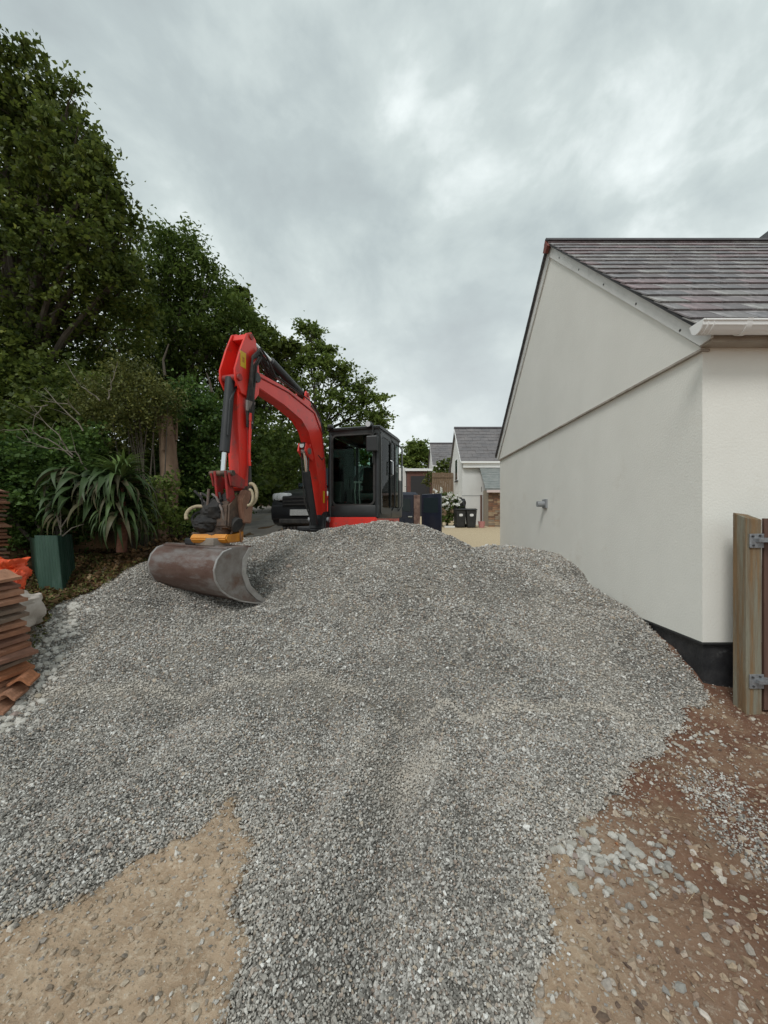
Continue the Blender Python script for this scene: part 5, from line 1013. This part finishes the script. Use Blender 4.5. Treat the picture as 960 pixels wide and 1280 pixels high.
def win_side(t, x, ya, yb, za, zb):
    b = B(); b.box((x-.04, ya-.06, za-.06), (x+.02, yb+.06, zb+.06)); w_ = b.obj('window', white_pvc, t, world=True)
    b = B(); b.box((x-.05, ya, za), (x-.041, yb, zb)); b.obj('pane', dglass, w_, world=True); b = B(); b.box((x-.10, ya-.1, za-.12), (x, yb+.1, za-.062)); b.obj('sill', dk, w_, world=True)
win_side(HB, 4.22, 25.6, 26.4, 4.1, 5.4); win_side(HB, 4.22, 25.4, 26.2, 1.9, 2.9)
b = B(); b.box((5.35, 23.97, 3.2), (5.37, 23.995, 3.5)); b.obj('string_line', dk, HB, world=True)
b = B(); b.box((4.21, 23.985, 2.95), (6, 23.999, 2.99)); b.obj('string_course', mat('grey_line', (.4, .4, .39), None), HB, world=True)
b = B(); b.cyl((5.32, 23.9, 1.1), (5.32, 23.9, 3.0), .05, 8); b.obj('drain_pipe', mat('brown_pipe', (.15, .08, .06), None), HB, world=True)
# stone lean-to
LT = thing('stone_lean_to', 'brown stone and brick lean-to with slate roof against the white house', 'outbuilding', (5.45, 22.6, 1.1))
mortar = mat('mortar', (.36, .30, .23), (.28, .23, .18), 8, .95)
b = B(); b.box((5.45, 22.62, .8), (10, 23.9, 3.25)); wl = b.obj('wall', mortar, LT, world=True)
bms = [mat('walling_%d' % i, c, tuple(v*.7 for v in c), 6, .9, .5, 20) for i, c in enumerate([(.26, .13, .08), (.34, .20, .12), (.20, .12, .08), (.42, .31, .20), (.30, .24, .18)])]
bx = []
for m in bms: b = B(); b.box((0, 0, 0), (.23, .05, .085)); bmesh.ops.recalc_face_normals(b.bm, faces=b.bm.faces); me = bpy.data.meshes.new('brick'); b.bm.to_mesh(me); b.bm.free(); me.materials.append(m); bx.append(me)
z = 1.12; r_ = 0
while z < 3.2:
    x = 5.45+(0 if r_ % 2 else .0); first = True
    while x < 7.0:
        w_ = random.uniform(.18, .34)
        if z < 2.0: w_ = random.uniform(.22, .40)
        place('brick', random.choice(bx[:3] if z > 2.0 and random.random() < .8 else bx[1:]), wl, Vector((x, 22.585+random.uniform(0, .012), z))-LT.location, (0, 0, 0), (w_/.24, 1, random.uniform(.95, 1.08))); x += w_
    z += .105; r_ += 1
b = B(); b.prism([(22.4, 3.25), (24.0, 4.75), (24.0, 4.65), (22.4, 3.15)], 5.25, 10, 'x'); rf_ = b.obj('roof', mat('green_slate', (.17, .19, .185), (.25, .26, .25), 3, .7, .4, 12, stretch=(1, 1, 3)), LT, world=True)
for c in range(10):
    s0 = c*.215; M_ = Matrix.Translation((0, 22.4+s0*math.cos(.753), 3.26+s0*math.sin(.753))) @ Matrix.Rotation(.72, 4, 'X'); b = B(); b.box((5.22+.01*(c % 2), 0, 0), (10, .26, .025), M_); b.obj('slate_course', rf_.data.materials[0], rf_, world=True)
b = B(); b.box((5.3, 22.33, 3.05), (10, 22.42, 3.19)); b.obj('fascia', mat('pink_fascia', (.62, .52, .50), None), LT, world=True)
gabled('far_house', 'distant white house with dark slate roof behind the conifer', 4.0, 10, 38.5, 43.5, 2.2, 6.9, 9.3, white_r, slate_f, windows=())
# dark garage with white fascia
GG = thing('garage', 'dark timber garage with pale fascia far behind the navy van', 'garage', (1.2, 33, 2)); zg = 1.8
b = B(); b.box((1.25, 33.05, zg), (3.3, 37, 5.55)); b.obj('wall', mat('garage_brick', (.16, .07, .055), (.11, .05, .04), 5), GG, world=True)
b = B(); b.box((1.55, 33.02, zg), (3.1, 33.06, 5.1)); b.obj('door', mat('garage_dark', (.03, .028, .03), None), GG, world=True)
b = B(); b.box((1.1, 32.9, 5.55), (3.45, 37.1, 5.72)); b.obj('roof', dk, GG, world=True); b = B(); b.box((1.08, 32.85, 5.50), (3.46, 32.9, 5.70)); b.obj('fascia', white_pvc, GG, world=True)
b = B(); b.box((.2, 34, 2.0), (1.2, 36, 5.9)); tag(b.obj('white_shed', white_r), 'small white block wall between the cab and the dark garage', 'shed')
# fence panels
fw = mat('fence_wood', (.22, .15, .095), (.16, .11, .07), 3, .9, .3, 20, stretch=(5, 5, .5)); F = thing('wooden_fence', 'brown vertical board fence behind the white flowers', 'fence', (3.0, 27.5, 1.4))
for k in range(14): b = B(); b.box((2.75+k*.155, 27.5, 1.4), (2.75+k*.155+.145, 27.53, 4.75+random.uniform(-.02, .02))); b.obj('board', fw, F, world=True)
for z in (2.0, 3.3, 4.4): b = B(); b.box((2.75, 27.46, z), (4.9, 27.498, z+.09)); b.obj('rail', fw, F, world=True)
# planting
shrub('dark_conifer', 'rounded dark conifer above the wooden fence', 'shrub', (3.9, 30.5, 2), pc([(551,585,8,0),(560,580,8,0),(556,590,10,0),(562,592,8,0),(545,592,7,0)], 30.5), 'dark', 1600, .16)
shrub('garden_hedge', 'yellow green hedge beyond the fence', 'hedge', (2.8, 32, 2), pc([(540,596,7,0),(533,600,6,0),(547,600,7,0)], 31), 'yel', 1300, .14)
tree('garden_tree', 'small round green tree on the skyline beyond the garage', 'tree', (3.0, 46, 2.5), (2.9, 46, 6.5), pc([(515,568,8,0),(523,560,8,0),(530,568,8,0),(522,574,10,0),(536,572,6,0),(508,577,7,0),(530,580,8,0),(516,582,8,0)], 46), 'olive', 380, .32, .18, .3)
FB = shrub('flowering_bush', 'bush covered in white flowers beside the wheelie bins', 'bush', (3.0, 22.9, 1.2), pc([(553,622,8,0),(562,624,8,0),(548,634,9,0),(558,638,10,0),(568,632,7,0),(550,646,7,0),(562,648,7,0)], 22.6), 'mid', 2500, .10)
wp = clump_points(pc([(550,619,8,-.3),(561,620,8,-.3),(569,626,6,-.3),(556,630,8,-.5)], 22.6), 1300, .07)[0]
wl_m = leafmat('white_petal', (.70, .70, .66), (.78, .78, .75), None, .2); LM['petal'] = wl_m
leaf_mesh('flowers', wp, rng.uniform(.07, .13, len(wp)), wl_m, FB, rng.random(len(wp)), nb=(0, -.9, .6), asp=.5)
# wheelie bins
binm = mat('bin_black', (.018, .019, .021), (.03, .031, .033), 6, .45)
def wheelie(x, y, label, rz_):
    t = thing('wheelie_bin', label, 'wheelie bin', (x, y, tz(x, y)), rz_, 'black wheelie bins by the white house')
    b = B(); v = b.add([(-.22,-.25,.03),(.22,-.25,.03),(.22,.25,.03),(-.22,.25,.03),(-.28,-.33,.95),(.28,-.33,.95),(.28,.33,.95),(-.28,.33,.95)], [(0,3,2,1),(4,5,6,7),(0,1,5,4),(1,2,6,5),(2,3,7,6),(3,0,4,7)]); bmesh.ops.bevel(b.bm, geom=list(b.bm.edges), offset=.025, segments=2, affect='EDGES'); bd = b.obj('body', binm, t, smooth=True)
    b = B(); b.prism([(-.37,.95),(.34,.95),(.34,1.0),(.1,1.07),(-.32,1.02),(-.38,.98)], -.30, .30, 'x', bev=.012); b.obj('lid', binm, t)
    b = B(); b.cyl((-.26, .36, .98), (.26, .36, .98), .02, 8); b.obj('handle', binm, t)
    for s_ in (-1, 1): b = B(); b.cyl((s_*.24-.03, .25, .1), (s_*.24+.03, .25, .1), .1, 14); b.obj('wheel', rub, t)
    b = B(); b.prism(rrect(-.10, .10, .62, .76, .05), -.315, -.298, 'y'); b.obj('label_sticker', mat('sticker', (.7, .7, .7), None), t)
wheelie(3.75, 22.2, 'left black wheelie bin with white sticker, under the black sack', .1); wheelie(4.36, 22.1, 'right black wheelie bin with white sticker, nearest the white house corner', -.05)
sack('black_sack', 'shiny black rubbish sack sitting behind the left wheelie bin', Vector((3.85, 22.75, 2.35)), .32, .28, .42, mat('bin_bag', (.012, .012, .013), (.025, .025, .027), 5, .3), 12, .25)
bgz = tz(3.85, 22.75); b = B(); b.box((3.55, 22.55, bgz-.05), (4.15, 22.95, bgz+.95), bev=.03); tag(b.obj('storage_crate', binm), 'dark crate under the black rubbish sack behind the bins', 'crate')
b = B(); zb = tz(4.95, 22.1); b.tube([(4.95, 22.1, zb), (4.95, 22.1, zb+.35)], [.15, .20], 18); tag(b.obj('pink_bucket', mat('pink_plastic', (.50, .22, .21), None, rough=.5), smooth=True), 'faded pink bucket between the bins and the stone wall', 'bucket')
b = B(); zb = tz(3.0, 22.0); b.box((2.9, 21.9, zb-.02), (3.45, 22.3, zb+.10), bev=.02); tag(b.obj('white_slab', white_r), 'small white slab on the drive left of the bins', 'slab')
print('leaves', sum(cnt))
